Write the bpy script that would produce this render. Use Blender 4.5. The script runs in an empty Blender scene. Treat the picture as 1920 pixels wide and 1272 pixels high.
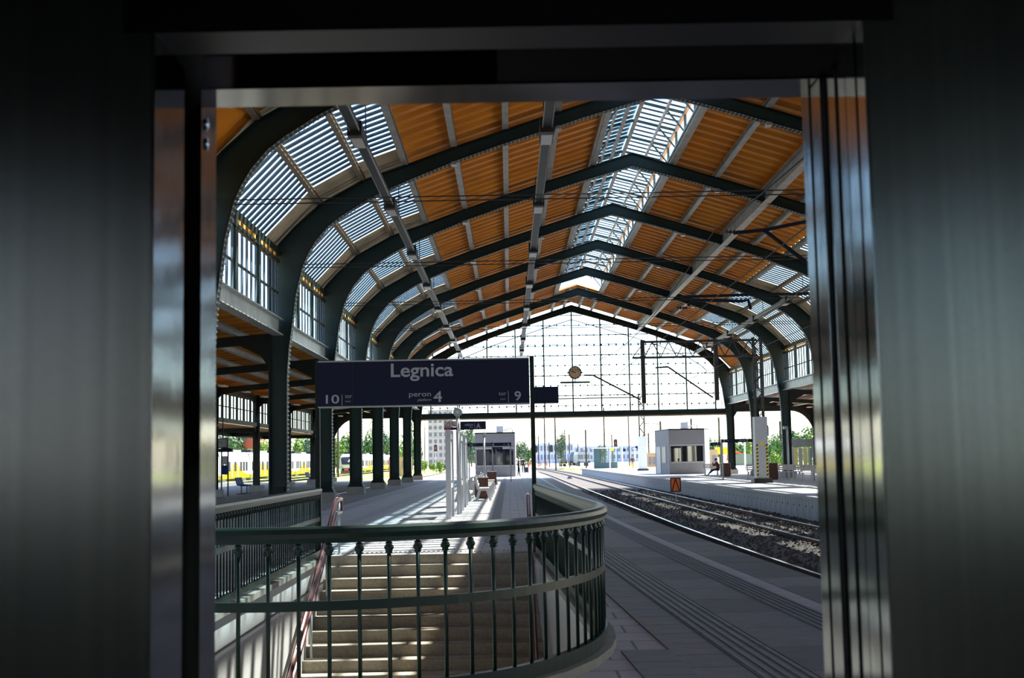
import bpy, bmesh, math, random
from mathutils import Vector, Matrix, Euler
random.seed(7)
PI = math.pi
SC = bpy.context.scene
COL = SC.collection

# ------------------------------------------------------------------ camera
F = 2400.0                      # focal length in pixels of the 1920 x 1272 frame
EYE = 1.55
cam_d = bpy.data.cameras.new('camera'); cam = bpy.data.objects.new('camera', cam_d); COL.objects.link(cam)
cam_d.sensor_width = 36.0; cam_d.lens = 36.0*F/1920.0; cam_d.clip_start = 0.02; cam_d.clip_end = 3000
ROLL = 0.019
_yaw = -math.atan(9.3/F); _pitch = math.atan(224.9/F)
RM = (Matrix.Rotation(_yaw,3,'Z') @ Matrix.Rotation(PI/2+_pitch,3,'X') @ Matrix.Rotation(-ROLL,3,'Z'))
cam.matrix_world = Matrix.Translation((0,0,EYE)) @ RM.to_4x4()
cam_d.dof.use_dof = True; cam_d.dof.focus_distance = 45.0; cam_d.dof.aperture_fstop = 10.0
SC.camera = cam

def ray(x, y): return RM @ Vector(((x-960)/F, -(y-636)/F, -1.0))
def PY(x, y, Y):                # pixel -> point on the plane at depth Y
    d = ray(x, y); return Vector((0,0,EYE)) + d*(Y/d.y)
def PG(x, y, Z=0.0):            # pixel -> point on the level Z
    d = ray(x, y); return Vector((0,0,EYE)) + d*((Z-EYE)/d.z)

# ------------------------------------------------------------------ sky, sun, exposure
SUN_AZ, SUN_EL = math.radians(60), math.radians(58)     # azimuth from +Y towards +X
W = bpy.data.worlds.new('world'); SC.world = W; W.use_nodes = True
nt = W.node_tree; nt.nodes.clear()
wo = nt.nodes.new('ShaderNodeOutputWorld'); bg = nt.nodes.new('ShaderNodeBackground'); sk = nt.nodes.new('ShaderNodeTexSky')
sk.sky_type = 'NISHITA'; sk.sun_disc = False; sk.sun_elevation = SUN_EL; sk.sun_rotation = SUN_AZ
sk.altitude = 120; sk.air_density = 1.0; sk.dust_density = 1.0; sk.ozone_density = 1.2
bg.inputs['Strength'].default_value = 0.92
nt.links.new(sk.outputs[0], bg.inputs[0]); nt.links.new(bg.outputs[0], wo.inputs[0])
sl = bpy.data.lights.new('sun', 'SUN'); sl.energy = 34.0; sl.angle = math.radians(0.53); sl.color = (1.0,0.93,0.82)
so = bpy.data.objects.new('sun', sl); COL.objects.link(so)
sdir = Vector((math.sin(SUN_AZ)*math.cos(SUN_EL), math.cos(SUN_AZ)*math.cos(SUN_EL), math.sin(SUN_EL)))
so.rotation_euler = sdir.to_track_quat('Z','Y').to_euler(); so.location = (60,60,90)
vs = SC.view_settings; vs.view_transform = 'Standard'; vs.look = 'None'; vs.gamma = 1.0; vs.use_curve_mapping = False
vs.exposure = -0.6

# ------------------------------------------------------------------ materials
MATS = {}
def mat(name, col, rough=0.6, metal=0.0, noise=0.0, nscale=3.0, bump=0.0, bscale=40.0, spec=None, stretch=None, emit=None, col2=None):
    m = bpy.data.materials.new(name); m.use_nodes = True; t = m.node_tree; N = t.nodes; b = N['Principled BSDF']
    b.inputs['Base Color'].default_value = (*col,1); b.inputs['Roughness'].default_value = rough; b.inputs['Metallic'].default_value = metal
    if spec is not None: b.inputs['Specular IOR Level'].default_value = spec
    if noise or bump:
        tc = N.new('ShaderNodeTexCoord'); vec = tc.outputs['Object']
        if stretch:
            mp = N.new('ShaderNodeMapping'); mp.inputs['Scale'].default_value = stretch; t.links.new(vec, mp.inputs[0]); vec = mp.outputs[0]
    if noise:
        nz = N.new('ShaderNodeTexNoise'); nz.inputs['Scale'].default_value = nscale; nz.inputs['Detail'].default_value = 5
        t.links.new(vec, nz.inputs['Vector'])
        rp = N.new('ShaderNodeValToRGB'); rp.color_ramp.elements[0].position = .3; rp.color_ramp.elements[1].position = .7
        lo = tuple(c*(1-noise) for c in col); hi = col2 or tuple(min(1,c*(1+noise)) for c in col)
        rp.color_ramp.elements[0].color = (*lo,1); rp.color_ramp.elements[1].color = (*hi,1)
        t.links.new(nz.outputs['Fac'], rp.inputs[0]); t.links.new(rp.outputs[0], b.inputs['Base Color'])
    if bump:
        n2 = N.new('ShaderNodeTexNoise'); n2.inputs['Scale'].default_value = bscale; n2.inputs['Detail'].default_value = 3
        t.links.new(vec, n2.inputs['Vector'])
        bp = N.new('ShaderNodeBump'); bp.inputs['Strength'].default_value = bump; bp.inputs['Distance'].default_value = .02
        t.links.new(n2.outputs['Fac'], bp.inputs['Height']); t.links.new(bp.outputs[0], b.inputs['Normal'])
    if emit:
        b.inputs['Emission Color'].default_value = (*emit[0],1); b.inputs['Emission Strength'].default_value = emit[1]
    MATS[name] = m; return m

def glassmat(name, tint, gl=0.08, rough=0.02):
    m = bpy.data.materials.new(name); m.use_nodes = True; t = m.node_tree; t.nodes.clear()
    o = t.nodes.new('ShaderNodeOutputMaterial'); mx = t.nodes.new('ShaderNodeMixShader'); tr = t.nodes.new('ShaderNodeBsdfTransparent'); g = t.nodes.new('ShaderNodeBsdfGlossy')
    tr.inputs[0].default_value = (*tint,1); g.inputs['Roughness'].default_value = rough; mx.inputs[0].default_value = gl
    t.links.new(tr.outputs[0], mx.inputs[1]); t.links.new(g.outputs[0], mx.inputs[2]); t.links.new(mx.outputs[0], o.inputs[0])
    MATS[name] = m; return m

def brickmat(name, c1, c2, cm, sx, sy, mortar=0.02, rough=.8, bump=.3, off=.5, noise=.25):
    m = bpy.data.materials.new(name); m.use_nodes = True; t = m.node_tree; N = t.nodes; b = N['Principled BSDF']; b.inputs['Roughness'].default_value = rough
    tc = N.new('ShaderNodeTexCoord'); br = N.new('ShaderNodeTexBrick'); br.offset = off
    br.inputs['Color1'].default_value = (*c1,1); br.inputs['Color2'].default_value = (*c2,1); br.inputs['Mortar'].default_value = (*cm,1)
    br.inputs['Scale'].default_value = 1; br.inputs['Mortar Size'].default_value = mortar; br.inputs['Brick Width'].default_value = sx; br.inputs['Row Height'].default_value = sy
    t.links.new(tc.outputs['Object'], br.inputs['Vector'])
    nz = N.new('ShaderNodeTexNoise'); nz.inputs['Scale'].default_value = 1.3; nz.inputs['Detail'].default_value = 6; t.links.new(tc.outputs['Object'], nz.inputs['Vector'])
    mr = N.new('ShaderNodeMapRange'); mr.inputs['To Min'].default_value = 1-noise; mr.inputs['To Max'].default_value = 1+noise; t.links.new(nz.outputs['Fac'], mr.inputs['Value'])
    mu = N.new('ShaderNodeMix'); mu.data_type = 'RGBA'; mu.blend_type = 'MULTIPLY'; mu.inputs['Factor'].default_value = 1
    t.links.new(br.outputs['Color'], mu.inputs['A']); t.links.new(mr.outputs[0], mu.inputs['B']); t.links.new(mu.outputs['Result'], b.inputs['Base Color'])
    bp = N.new('ShaderNodeBump'); bp.inputs['Strength'].default_value = bump; bp.inputs['Distance'].default_value = .01; bp.invert = True
    t.links.new(br.outputs['Fac'], bp.inputs['Height']); t.links.new(bp.outputs[0], b.inputs['Normal'])
    MATS[name] = m; return m

mat('green', (.010,.030,.028), .5, 0, .2, 1.5, spec=.3)
mat('green_rail', (.003,.014,.011), .35, 0, .15, 4, spec=.25)
mat('green_column', (.006,.013,.012), .55, 0, .25, 1.2, spec=.25)
mat('rivet_steel', (.30,.36,.36), .35, .3, .2, 6)
mat('galvanised', (.36,.38,.38), .42, .35, .25, 2.5)
mat('purlin', (.33,.34,.32), .5, .1, .22, 1.6)
mat('orange', (.56,.185,.006), .55, 0, .16, .7, col2=(.66,.235,.010), spec=.25)
mat('tan_sheet', (.50,.42,.29), .6, 0, .2, .8)
mat('slat', (.075,.12,.17), .45, .2, .15, 2)
mat('brown_purlin', (.22,.18,.13), .6, 0, .2, 4)
mat('lantern_green', (.035,.085,.085), .45, 0, .15, 2)
glassmat('glass', (.90,.96,.97), .07); glassmat('glass_gable', (.95,.98,1.0), .05); glassmat('glass_dark', (.10,.12,.12), .35, .03)
glassmat('glass_tint', (.85,.90,.90), .10); glassmat('glass_left', (.48,.70,.84), .06); glassmat('glass_sky', (.82,.92,.95), .06)
mat('steel_brushed', (.42,.43,.43), .20, 1.0, .10, 2.5, .03, 60, stretch=(30,30,.25))
mat('steel_polished', (.48,.49,.51), .10, 1.0, .06, 3, .05, 3, stretch=(2,2,.8))
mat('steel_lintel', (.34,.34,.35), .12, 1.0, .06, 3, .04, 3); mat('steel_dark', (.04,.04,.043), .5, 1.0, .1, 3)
mat('black_gap', (.003,.003,.0035), .8, spec=.05)
mat('rubber', (.02,.02,.02), .8)
mat('concrete', (.20,.19,.175), .8, 0, .16, 2, .12, 60)
mat('terrazzo', (.36,.35,.335), .55, 0, .28, 90, .05, 120)
mat('step_stone', (.30,.27,.215), .75, 0, .18, 25, .1, 80)
mat('coping', (.17,.155,.125), .7, 0, .15, 6)
mat('slab_grey', (.115,.115,.125), .65, 0, .16, 5, .12, 90)
mat('slab_dark', (.08,.078,.082), .65, 0, .16, 5, .12, 90)
mat('slab_edge', (.15,.147,.145), .7, 0, .14, 4, .12, 90)
mat('slab_white', (.27,.27,.29), .6, 0, .12, 4, .1, 90)
mat('slab_ridge', (.125,.125,.127), .6, 0, .14, 6, .1, 90)
brickmat('paving', (.38,.38,.385), (.34,.34,.345), (.15,.15,.15), .5, .5, .012, .8, .25)
brickmat('paving_brown', (.075,.068,.064), (.058,.053,.05), (.03,.03,.03), .24, .12, .02, .7, .3)
brickmat('paving_light', (.47,.46,.45), (.42,.41,.40), (.22,.22,.22), .6, .6, .012, .85, .25)
mat('ballast', (.07,.06,.053), .9, 0, .45, 9, .8, 14)
mat('ballast_stone', (.075,.066,.06), .9, 0, .35, 2)
mat('rail_top', (.80,.80,.82), .16, 1.0); mat('rail_worn', (.30,.28,.27), .32, 1.0); mat('kerb_dark', (.10,.10,.10), .8, 0, .2, 5)
mat('rail_side', (.075,.05,.038), .7, .3, .3, 6)
mat('sleeper', (.19,.175,.16), .85, 0, .2, 6)
mat('wall_panel', (.28,.30,.34), .7, 0, .1, 2)
mat('sign_navy', (.006,.009,.035), .5, 0, spec=.2)
mat('sign_text', (.34,.35,.42), .5)
mat('white_paint', (.46,.47,.50), .45, 0, .06, 3)
mat('grey_paint', (.33,.34,.36), .5, 0, .1, 2)
mat('kiosk_grey', (.15,.155,.17), .7, 0, .07, 2, .05, 50)
mat('kiosk_band', (.25,.255,.27), .7)
mat('wood_brown', (.10,.035,.022), .55, 0, .25, 9, stretch=(1,8,1))
mat('bench_slat', (.55,.50,.47), .55, 0, .2, 6)
mat('handrail_wood', (.10,.022,.018), .3, 0, .2, 5)
mat('lamp_case', (.012,.022,.024), .45); mat('lamp_lens', (.55,.56,.60), .35)
mat('iron_brown', (.045,.034,.032), .6, .4, .25, 4)
mat('clock_face', (.62,.50,.34), .5); mat('black', (.01,.01,.012), .5)
mat('amber', (.9,.55,.12), .4); mat('orange_sign', (.85,.16,.015), .5); mat('yellow', (.85,.58,.01), .45); mat('red', (.55,.02,.03), .5)
mat('train_white', (.42,.42,.44), .5); mat('train_yellow', (.26,.165,.0), .6, spec=.05); mat('train_dark', (.015,.018,.03), .6, spec=.1); mat('train_grey', (.16,.17,.18), .6)
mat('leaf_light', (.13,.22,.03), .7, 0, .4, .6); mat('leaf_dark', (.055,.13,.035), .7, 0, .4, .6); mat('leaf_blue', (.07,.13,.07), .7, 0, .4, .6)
mat('bark', (.10,.075,.05), .9); mat('grass', (.30,.36,.06), .95, 0, .4, .35)
mat('ground', (.33,.30,.25), .95, 0, .3, .25); mat('far_wall', (.42,.36,.38), .9, 0, .1, .3); mat('far_haze', (.36,.42,.55), .8, 0, .1, .2); mat('far_window', (.12,.13,.17), .3)
mat('roof_red', (.35,.07,.05), .8); mat('hut_tan', (.36,.24,.12), .8, 0, .15, 1)
mat('blue_loco', (.08,.11,.24), .5); mat('skin', (.55,.33,.24), .55); mat('hair', (.05,.035,.025), .8); mat('cloth_dark', (.018,.016,.02), .9); mat('cloth_red', (.14,.022,.03), .9)
mat('jeans', (.03,.05,.10), .9); mat('cloth_olive', (.05,.045,.035), .9); mat('cloth_ochre', (.45,.26,.07), .9); mat('cloth_orange', (.85,.13,.04), .8); mat('shoe', (.02,.015,.015), .7)
mat('train_window', (.02,.022,.03), .8, spec=0.1); mat('blue_paint', (.012,.03,.14), .6, spec=.1); mat('cable', (.02,.02,.02), .6)
# ------------------------------------------------------------------ mesh helpers
V = Vector
class MB:
    def __init__(s): s.v = []; s.f = []; s.mi = []; s.cur = 0
    def add(s, vs_, fs_):
        o = len(s.v); s.v += [tuple(p) for p in vs_]; s.f += [tuple(i+o for i in f) for f in fs_]; s.mi += [s.cur]*len(fs_); return s
    def box(s, x0,x1,y0,y1,z0,z1):
        return s.add([(x0,y0,z0),(x1,y0,z0),(x1,y1,z0),(x0,y1,z0),(x0,y0,z1),(x1,y0,z1),(x1,y1,z1),(x0,y1,z1)],
                     [(0,3,2,1),(4,5,6,7),(0,1,5,4),(1,2,6,5),(2,3,7,6),(3,0,4,7)])
    def beam(s, p0, p1, w, h, up=(0,0,1)):
        p0 = V(p0); p1 = V(p1); d = (p1-p0).normalized(); upv = V(up)
        if abs(d.dot(upv)) > .98: upv = V((1,0,0)) if abs(d.x) < .9 else V((0,1,0))
        r = d.cross(upv).normalized()*(w/2); u = r.cross(d).normalized()*(h/2)
        vs_ = [p+a*r+b*u for p in (p0,p1) for a,b in ((-1,-1),(1,-1),(1,1),(-1,1))]
        return s.add(vs_, [(3,2,1,0),(4,5,6,7),(0,1,5,4),(1,2,6,5),(2,3,7,6),(3,0,4,7)])
    def ibeam(s, p0, p1, w, h, tf=.025, tw=.02, up=(0,0,1)):
        p0 = V(p0); p1 = V(p1); d = (p1-p0).normalized(); r = d.cross(V(up)).normalized(); u = r.cross(d).normalized()
        a, b = w/2, h/2; c = tw/2; e = b-tf
        pr = [(-a,-b),(a,-b),(a,-e),(c,-e),(c,e),(a,e),(a,b),(-a,b),(-a,e),(-c,e),(-c,-e),(-a,-e)]
        n = len(pr); vs_ = [p+x*r+y*u for p in (p0,p1) for x,y in pr]
        fs_ = [(i,(i+1)%n,n+(i+1)%n,n+i) for i in range(n)] + [(0,11,2,1),(11,10,3,2),(10,9,4,3),(9,8,5,4),(8,7,6,5)] + [(n,n+1,n+2,n+11),(n+11,n+2,n+3,n+10),(n+10,n+3,n+4,n+9),(n+9,n+4,n+5,n+8),(n+8,n+5,n+6,n+7)]
        return s.add(vs_, fs_)
    def tube(s, pts, r, n=8, closed=False):
        pts = [V(p) for p in pts]; m = len(pts); rs = r if isinstance(r,(list,tuple)) else [r]*m
        vs_ = []; ref = None
        for i,p in enumerate(pts):
            d = (pts[min(i+1,m-1)]-pts[max(i-1,0)]).normalized()
            if ref is None: ref = V((0,0,1)) if abs(d.z) < .9 else V((1,0,0))
            a = d.cross(ref).normalized(); b = a.cross(d).normalized(); ref = b
            vs_ += [p+(a*math.cos(2*PI*k/n)+b*math.sin(2*PI*k/n))*rs[i] for k in range(n)]
        fs_ = [(i*n+k,i*n+(k+1)%n,(i+1)*n+(k+1)%n,(i+1)*n+k) for i in range(m-1) for k in range(n)]
        fs_ += [tuple(range(n))[::-1], tuple((m-1)*n+k for k in range(n))]
        return s.add(vs_, fs_)
    def sweep(s, pts, prof, up=(0,0,1)):
        """profile (list of (side,up)) swept along pts"""
        pts = [V(p) for p in pts]; m = len(pts); n = len(prof); vs_ = []
        for i,p in enumerate(pts):
            d = (pts[min(i+1,m-1)]-pts[max(i-1,0)]).normalized(); r = d.cross(V(up)).normalized(); u = r.cross(d).normalized()
            vs_ += [p+r*x+u*y for x,y in prof]
        fs_ = [(i*n+k,i*n+(k+1)%n,(i+1)*n+(k+1)%n,(i+1)*n+k) for i in range(m-1) for k in range(n)]
        fs_ += [tuple(range(n))[::-1], tuple((m-1)*n+k for k in range(n))]
        return s.add(vs_, fs_)
    def lathe(s, prof, n=12, c=(0,0,0)):
        c = V(c); m = len(prof)
        vs_ = [c+V((r*math.cos(2*PI*k/n), r*math.sin(2*PI*k/n), z)) for r,z in prof for k in range(n)]
        fs_ = [(i*n+k,i*n+(k+1)%n,(i+1)*n+(k+1)%n,(i+1)*n+k) for i in range(m-1) for k in range(n)]
        fs_ += [tuple(range(n))[::-1], tuple((m-1)*n+k for k in range(n))]
        return s.add(vs_, fs_)
    def prism(s, poly, h0, h1, axis='z'):
        """polygon extruded: axis z -> poly (x,y); axis y -> poly (x,z); axis x -> poly (y,z)"""
        mk = {'z':lambda a,b,h:(a,b,h),'y':lambda a,b,h:(a,h,b),'x':lambda a,b,h:(h,a,b)}[axis]
        n = len(poly); vs_ = [mk(a,b,h0) for a,b in poly]+[mk(a,b,h1) for a,b in poly]
        return s.add(vs_, [tuple(range(n))[::-1], tuple(range(n,2*n))]+[(i,(i+1)%n,n+(i+1)%n,n+i) for i in range(n)])
    def xf(s, M, i0=0):
        for i in range(i0, len(s.v)): s.v[i] = tuple(M @ V(s.v[i]))
        return s
    def mesh(s, name, m, smooth=False):
        me = bpy.data.meshes.new(name); me.from_pydata(s.v, [], s.f)
        ms = m if isinstance(m,(list,tuple)) else [m]
        for q in ms: me.materials.append(MATS[q])
        if len(ms) > 1: me.polygons.foreach_set('material_index', s.mi)
        bm = bmesh.new(); bm.from_mesh(me); bmesh.ops.recalc_face_normals(bm, faces=bm.faces); bm.to_mesh(me); bm.free()
        if smooth: me.polygons.foreach_set('use_smooth', [True]*len(me.polygons))
        me.update(); return me
    def build(s, name, m, parent=None, smooth=False, loc=None):
        return obj(name, s.mesh(name, m, smooth), parent, loc)

def obj(name, data, parent=None, loc=None, rz=0):
    o = bpy.data.objects.new(name, data); COL.objects.link(o)
    if parent: o.parent = parent
    if loc is not None: o.location = loc
    if rz: o.rotation_euler = (0,0,rz)
    return o
def tag(o, label=None, cat=None, group=None, kind=None):
    if label: o['label'] = label
    if cat: o['category'] = cat
    if group: o['group'] = group
    if kind: o['kind'] = kind
    return o
def thing(name, label, cat, loc=(0,0,0), rz=0, group=None):
    return tag(obj(name, None, None, loc, rz), label, cat, group)
def struct(name, label=None, loc=(0,0,0), data=None):
    o = obj(name, data, None, loc); o['kind'] = 'structure'
    if label: o['label'] = label
    return o
def kids(o): return [c for c in KIDS.get(o.name, [])]
def copy_tree(o, parent=None):
    c = o.copy(); COL.objects.link(c); c.parent = parent
    for ch in list(o.children): copy_tree(ch, c)
    return c
def dup(root, loc, rz=0, label=None, group=None, scale=None):
    r = copy_tree(root); r.location = loc; r.rotation_euler = (0,0,rz)
    if label: r['label'] = label
    if group: r['group'] = group
    if scale: r.scale = (scale,)*3
    return r
def lettering(name, txt, size, loc, parent, m='sign_text', align='LEFT', rx=PI/2, rz=0, bold=0.0, shear=0.0, depth=.002):
    cu = bpy.data.curves.new(name, 'FONT'); cu.body = txt; cu.size = size; cu.align_x = align; cu.extrude = depth; cu.offset = bold*size; cu.shear = shear; cu.resolution_u = 4
    t = bpy.data.objects.new(name+'_tmp', cu); COL.objects.link(t); bpy.context.view_layer.update()
    me = bpy.data.meshes.new_from_object(t.evaluated_get(bpy.context.evaluated_depsgraph_get())); bpy.data.objects.remove(t)
    me.materials.clear(); me.materials.append(MATS[m])
    o = obj(name, me, parent, loc); o.rotation_euler = (rx,0,rz); return o
def interp(tab, x):
    if x <= tab[0][0]: return tab[0][1]
    for (a,b),(c,d) in zip(tab, tab[1:]):
        if x <= c: return b+(d-b)*(x-a)/(c-a)
    return tab[-1][1]
# ------------------------------------------------------------------ the lift cabin we stand in
D0, D1, D2, D3 = 1.610, 1.760, 1.860, 1.957      # cabin front, cabin jamb end, landing jamb start and end
LX, RX, TZ = -.447, .467, 2.105                   # clear opening
CW, CB, CH, FZ = .78, -.55, 2.30, 0.0
def sbox(name, m, label, *b):
    return struct(name, label, data=MB().box(*b).mesh(name, m))
sbox('floor', 'rubber', 'dark rubber floor of the lift cabin', -CW-.02,CW+.02,CB-.02,D0,-.03,0)
sbox('ceiling', 'steel_dark', 'dark steel ceiling of the lift cabin', -CW-.02,CW+.02,CB-.02,D0,CH,CH+.03)
sbox('wall_left', 'steel_brushed', 'brushed steel side wall of the lift cabin', -CW-.02,-CW,CB,D0,0,CH)
sbox('wall_right', 'steel_brushed', 'brushed steel side wall of the lift cabin', CW,CW+.02,CB,D0,0,CH)
bw = MB(); WX, WB, WT = .50, 1.48, 2.25          # glazed opening added in the back wall to put a glow on the front panels
bw.box(-CW-.02,-WX,CB-.02,CB,0,CH); bw.box(WX,CW+.02,CB-.02,CB,0,CH); bw.box(-WX,WX,CB-.02,CB,0,WB); bw.box(-WX,WX,CB-.02,CB,WT,CH)
struct('wall_back', 'brushed steel back wall of the lift cabin with an added glazed opening', data=bw.mesh('wall_back','steel_brushed'))
sbox('wall_front_left', 'steel_brushed', 'brushed steel front panel beside the lift door opening', -CW,LX-.004,D0,D0+.03,0,CH)
sbox('wall_front_right', 'steel_brushed', 'brushed steel front panel with vertical grain beside the door pocket', RX+.004,CW,D0,D0+.03,0,CH)
sbox('wall_front_top', 'steel_dark', 'dark transom panel over the lift door opening', LX-.004,RX+.004,D0,D0+.03,TZ+.01,CH)
# jambs and lintels : polished reveals with dark door gaps between them
def trim(n, m, *b): return sbox('trim_%d' % n, m, None, *b)
trim(1,'steel_polished', LX-.0035,LX,D0,D1,0,TZ)
trim(2,'steel_polished', LX-.10,LX,D2,D3,0,TZ+.1)
trim(3,'steel_dark', LX-.04,RX+.04,D0-.004,D0+.085,TZ,TZ+.05)
trim(4,'steel_lintel', LX,RX,D2,D3,TZ,TZ+.25)
trim(5,'steel_polished', RX,RX+.10,D3-.045,D3,0,TZ+.1)
trim(6,'steel_polished', RX,RX+.0035,D0,D0+.035,0,TZ)
trim(7,'steel_polished', LX-.028,LX-.006,D1,D1+.022,0,TZ)
trim(8,'steel_dark', LX,RX,D0,D3,-.035,0)
# gap linings
trim(9,'black_gap', LX-.14,LX-.10,D1-.12,D2+.1,0,CH); trim(10,'black_gap', RX+.12,RX+.5,D1-.10,D3,0,CH)
trim(11,'black_gap', LX-.1,RX+.14,D0+.03,D3,TZ+.26,CH+.1)
trim(12,'black_gap', LX,RX,D1+.07,D1+.085,TZ+.06,TZ+.26)
# leaves of the open telescopic doors, stacked in the right-hand pocket, only their edges show
def leaf(n, label, x, y0, y1):
    d = struct('door_%d' % n, label)
    MB().box(x,x+.40,y0,y1,.01,TZ+.02).build('leaf_panel','steel_brushed',d)
    MB().box(x-.004,x+.02,y0-.002,y1+.002,.01,TZ+.02).build('leading_edge','steel_polished',d)
    MB().box(x-.001,x+.02,y1+.002,y1+.008,.01,TZ+.02).build('seal','rubber',d)
leaf(1,'open landing door leaf retracted into the pocket, polished edge showing', RX+.006, D3-.105, D3-.055)
leaf(2,'second landing door leaf retracted into the pocket', RX+.012, D3-.165, D3-.128)
leaf(3,'open cabin door leaf retracted into the pocket, polished edge showing', RX+.006, D0+.105, D0+.135)
leaf(4,'second cabin door leaf retracted into the pocket', RX+.004, D0+.048, D0+.090)
# door-track cover that sticks out over the right half of the header
sbox('trim_13','black_gap',None, LX+.44,RX+.02,D0+.09,D1+.14,TZ-.012+.015,TZ+.2)
# outer landing casing of the lift shaft so that daylight enters only through the door and the added rear opening
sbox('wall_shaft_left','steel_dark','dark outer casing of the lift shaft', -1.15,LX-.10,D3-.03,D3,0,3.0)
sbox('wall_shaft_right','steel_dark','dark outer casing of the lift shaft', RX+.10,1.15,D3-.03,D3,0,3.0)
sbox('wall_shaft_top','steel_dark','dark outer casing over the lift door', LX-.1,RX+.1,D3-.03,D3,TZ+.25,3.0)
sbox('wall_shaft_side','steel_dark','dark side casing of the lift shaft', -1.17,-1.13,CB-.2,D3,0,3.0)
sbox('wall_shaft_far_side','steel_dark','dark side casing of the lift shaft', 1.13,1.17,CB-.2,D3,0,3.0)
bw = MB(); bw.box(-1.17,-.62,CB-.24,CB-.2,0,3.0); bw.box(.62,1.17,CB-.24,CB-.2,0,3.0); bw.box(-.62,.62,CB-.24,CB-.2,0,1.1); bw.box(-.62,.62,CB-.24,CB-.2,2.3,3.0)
struct('wall_shaft_back','dark back casing of the lift shaft with an added opening',data=bw.mesh('wall_shaft_back','steel_dark'))
wb_ = struct('window_100','unseen glazed opening added in the back of the lift to light the front panels'); MB().box(-.50,.50,CB-.015,CB-.008,1.48,2.25).build('pane','glass_tint',wb_)  # added pane out of view, lets light in onto the steel front panels
sbox('wall_shaft_roof','steel_dark','dark roof of the lift shaft', -1.17,1.17,CB-.24,D3,3.0,3.04)
# screw heads on the landing jamb and lintel
sc = MB()
for z in (TZ-.045,TZ-.075):
    i0 = len(sc.v); sc.lathe([(.0005,0),(.010,0),(.009,.003),(.0005,.005)],12); sc.xf(Matrix.Translation((LX,D2+.03,z)) @ Matrix.Rotation(PI/2,4,'Y'), i0)
s_ = sc.build('screw','steel_polished',None); s_.parent = bpy.data.objects['trim_2']
# ------------------------------------------------------------------ the train hall : steel arches, roof, skylights, windows
XC, BAY, Y0 = 5.27, 10.4, 30.8; KB = -8
AY = lambda k: Y0+BAY*k                          # arches k = -3 .. 7, 7 is the glazed end wall
P_IN = [(12.37,0.35),(12.37,2.5),(12.36,4.3),(12.30,5.2),(12.20,5.94),(12.07,6.95),(11.85,7.87),(11.66,8.30),(11.42,8.71),(11.02,9.18),(10.6,9.5),(9.77,10.02),(9.17,10.32),(8.27,10.70),(6.77,11.30),(5.3,11.80),(3.85,12.25),(2.57,12.66),(1.3,13.03),(0,13.40)]
P_OUT = [(12.95,0.35),(12.95,2.5),(12.95,4.3),(12.95,5.2),(12.95,5.94),(12.95,6.95),(12.95,7.87),(12.95,8.20),(12.55,8.72),(12.1,9.2),(11.3,9.92),(9.9,10.68),(9.3,10.9),(8.5,11.17),(6.9,11.74),(5.2,12.30),(3.9,12.72),(2.6,13.12),(1.3,13.54),(0,13.95)]
OUTZ = sorted([(u,z) for u,z in P_OUT if z > 8.1 and not (u==12.95 and z<8.1)])
zo = lambda u: interp(OUTZ, abs(u))
DECK = .24                                       # purlin depth : the deck lies this far above the arches

def full(path): return [(-u,z) for u,z in path] + [(u,z) for u,z in path[-2::-1]]
fin, fout = full(P_IN), full(P_OUT)
def strip3(path_a, path_b, y0, y1):
    m = MB(); n = len(path_a); vs_ = []
    for y in (y0,y1):
        vs_ += [(u,y,z) for u,z in path_a]+[(u,y,z) for u,z in path_b]
    k = 2*n; fs_ = []
    for i in range(n-1):
        fs_ += [(i,i+1,n+i+1,n+i),(k+i,k+n+i,k+n+i+1,k+i+1),(i,k+i,k+i+1,i+1),(n+i,n+i+1,k+n+i+1,k+n+i)]
    fs_ += [(0,n,k+n,k),(n-1,k+n-1,k+2*n-1,2*n-1)]
    return m.add(vs_, fs_)
def offs(path, d):
    out = []; n = len(path)
    for i,(u,z) in enumerate(path):
        a = path[max(i-1,0)]; b = path[min(i+1,n-1)]; t = V((b[0]-a[0], b[1]-a[1])).normalized()
        out.append((u+t.y*d, z-t.x*d))
    return out
arch = thing('roof_arch', 'dark green riveted steel arch spanning the train hall above the tracks', 'arch', (XC,AY(-1),0), 0, 'steel arches of the hall')
strip3(fin, fout, -.035, .035).build('web','green',arch)
strip3(fin, offs(fin,-.05), -.17, .17).build('inner_flange','green_column',arch)
strip3(fout, offs(fout,.05), -.17, .17).build('outer_flange','green_column',arch)
# rivet rows on the inner flange
rv = MB(); pin = fin; lens = [0]
for a,b in zip(pin,pin[1:]): lens.append(lens[-1]+math.dist(a,b))
L_ = lens[-1]; nriv = 300; inn = offs(fin, .001)
for j in range(nriv):
    s_ = (j+.5)/nriv*L_; i = max(q for q in range(len(lens)-1) if lens[q] <= s_); t = (s_-lens[i])/(lens[i+1]-lens[i])
    a, b = inn[i], inn[i+1]; p = V((a[0]+(b[0]-a[0])*t, 0, a[1]+(b[1]-a[1])*t)); d = V((b[0]-a[0],0,b[1]-a[1])).normalized(); nn = V((d.z,0,-d.x))
    for sy in (-.11,.11):
        c = p+V((0,sy,0)); e = .034; y_ = V((0,1,0))
        base = [c+d*e*x+y_*e*y for x,y in ((-1,-1),(1,-1),(1,1),(-1,1))]; top = [c+nn*.03+d*e*.5*x+y_*e*.5*y for x,y in ((-1,-1),(1,-1),(1,1),(-1,1))]
        rv.add(base+top, [(4,5,6,7),(0,1,5,4),(1,2,6,5),(2,3,7,6),(3,0,4,7)])
tag(rv.build('rivets','rivet_steel',arch), kind='stuff')
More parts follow.
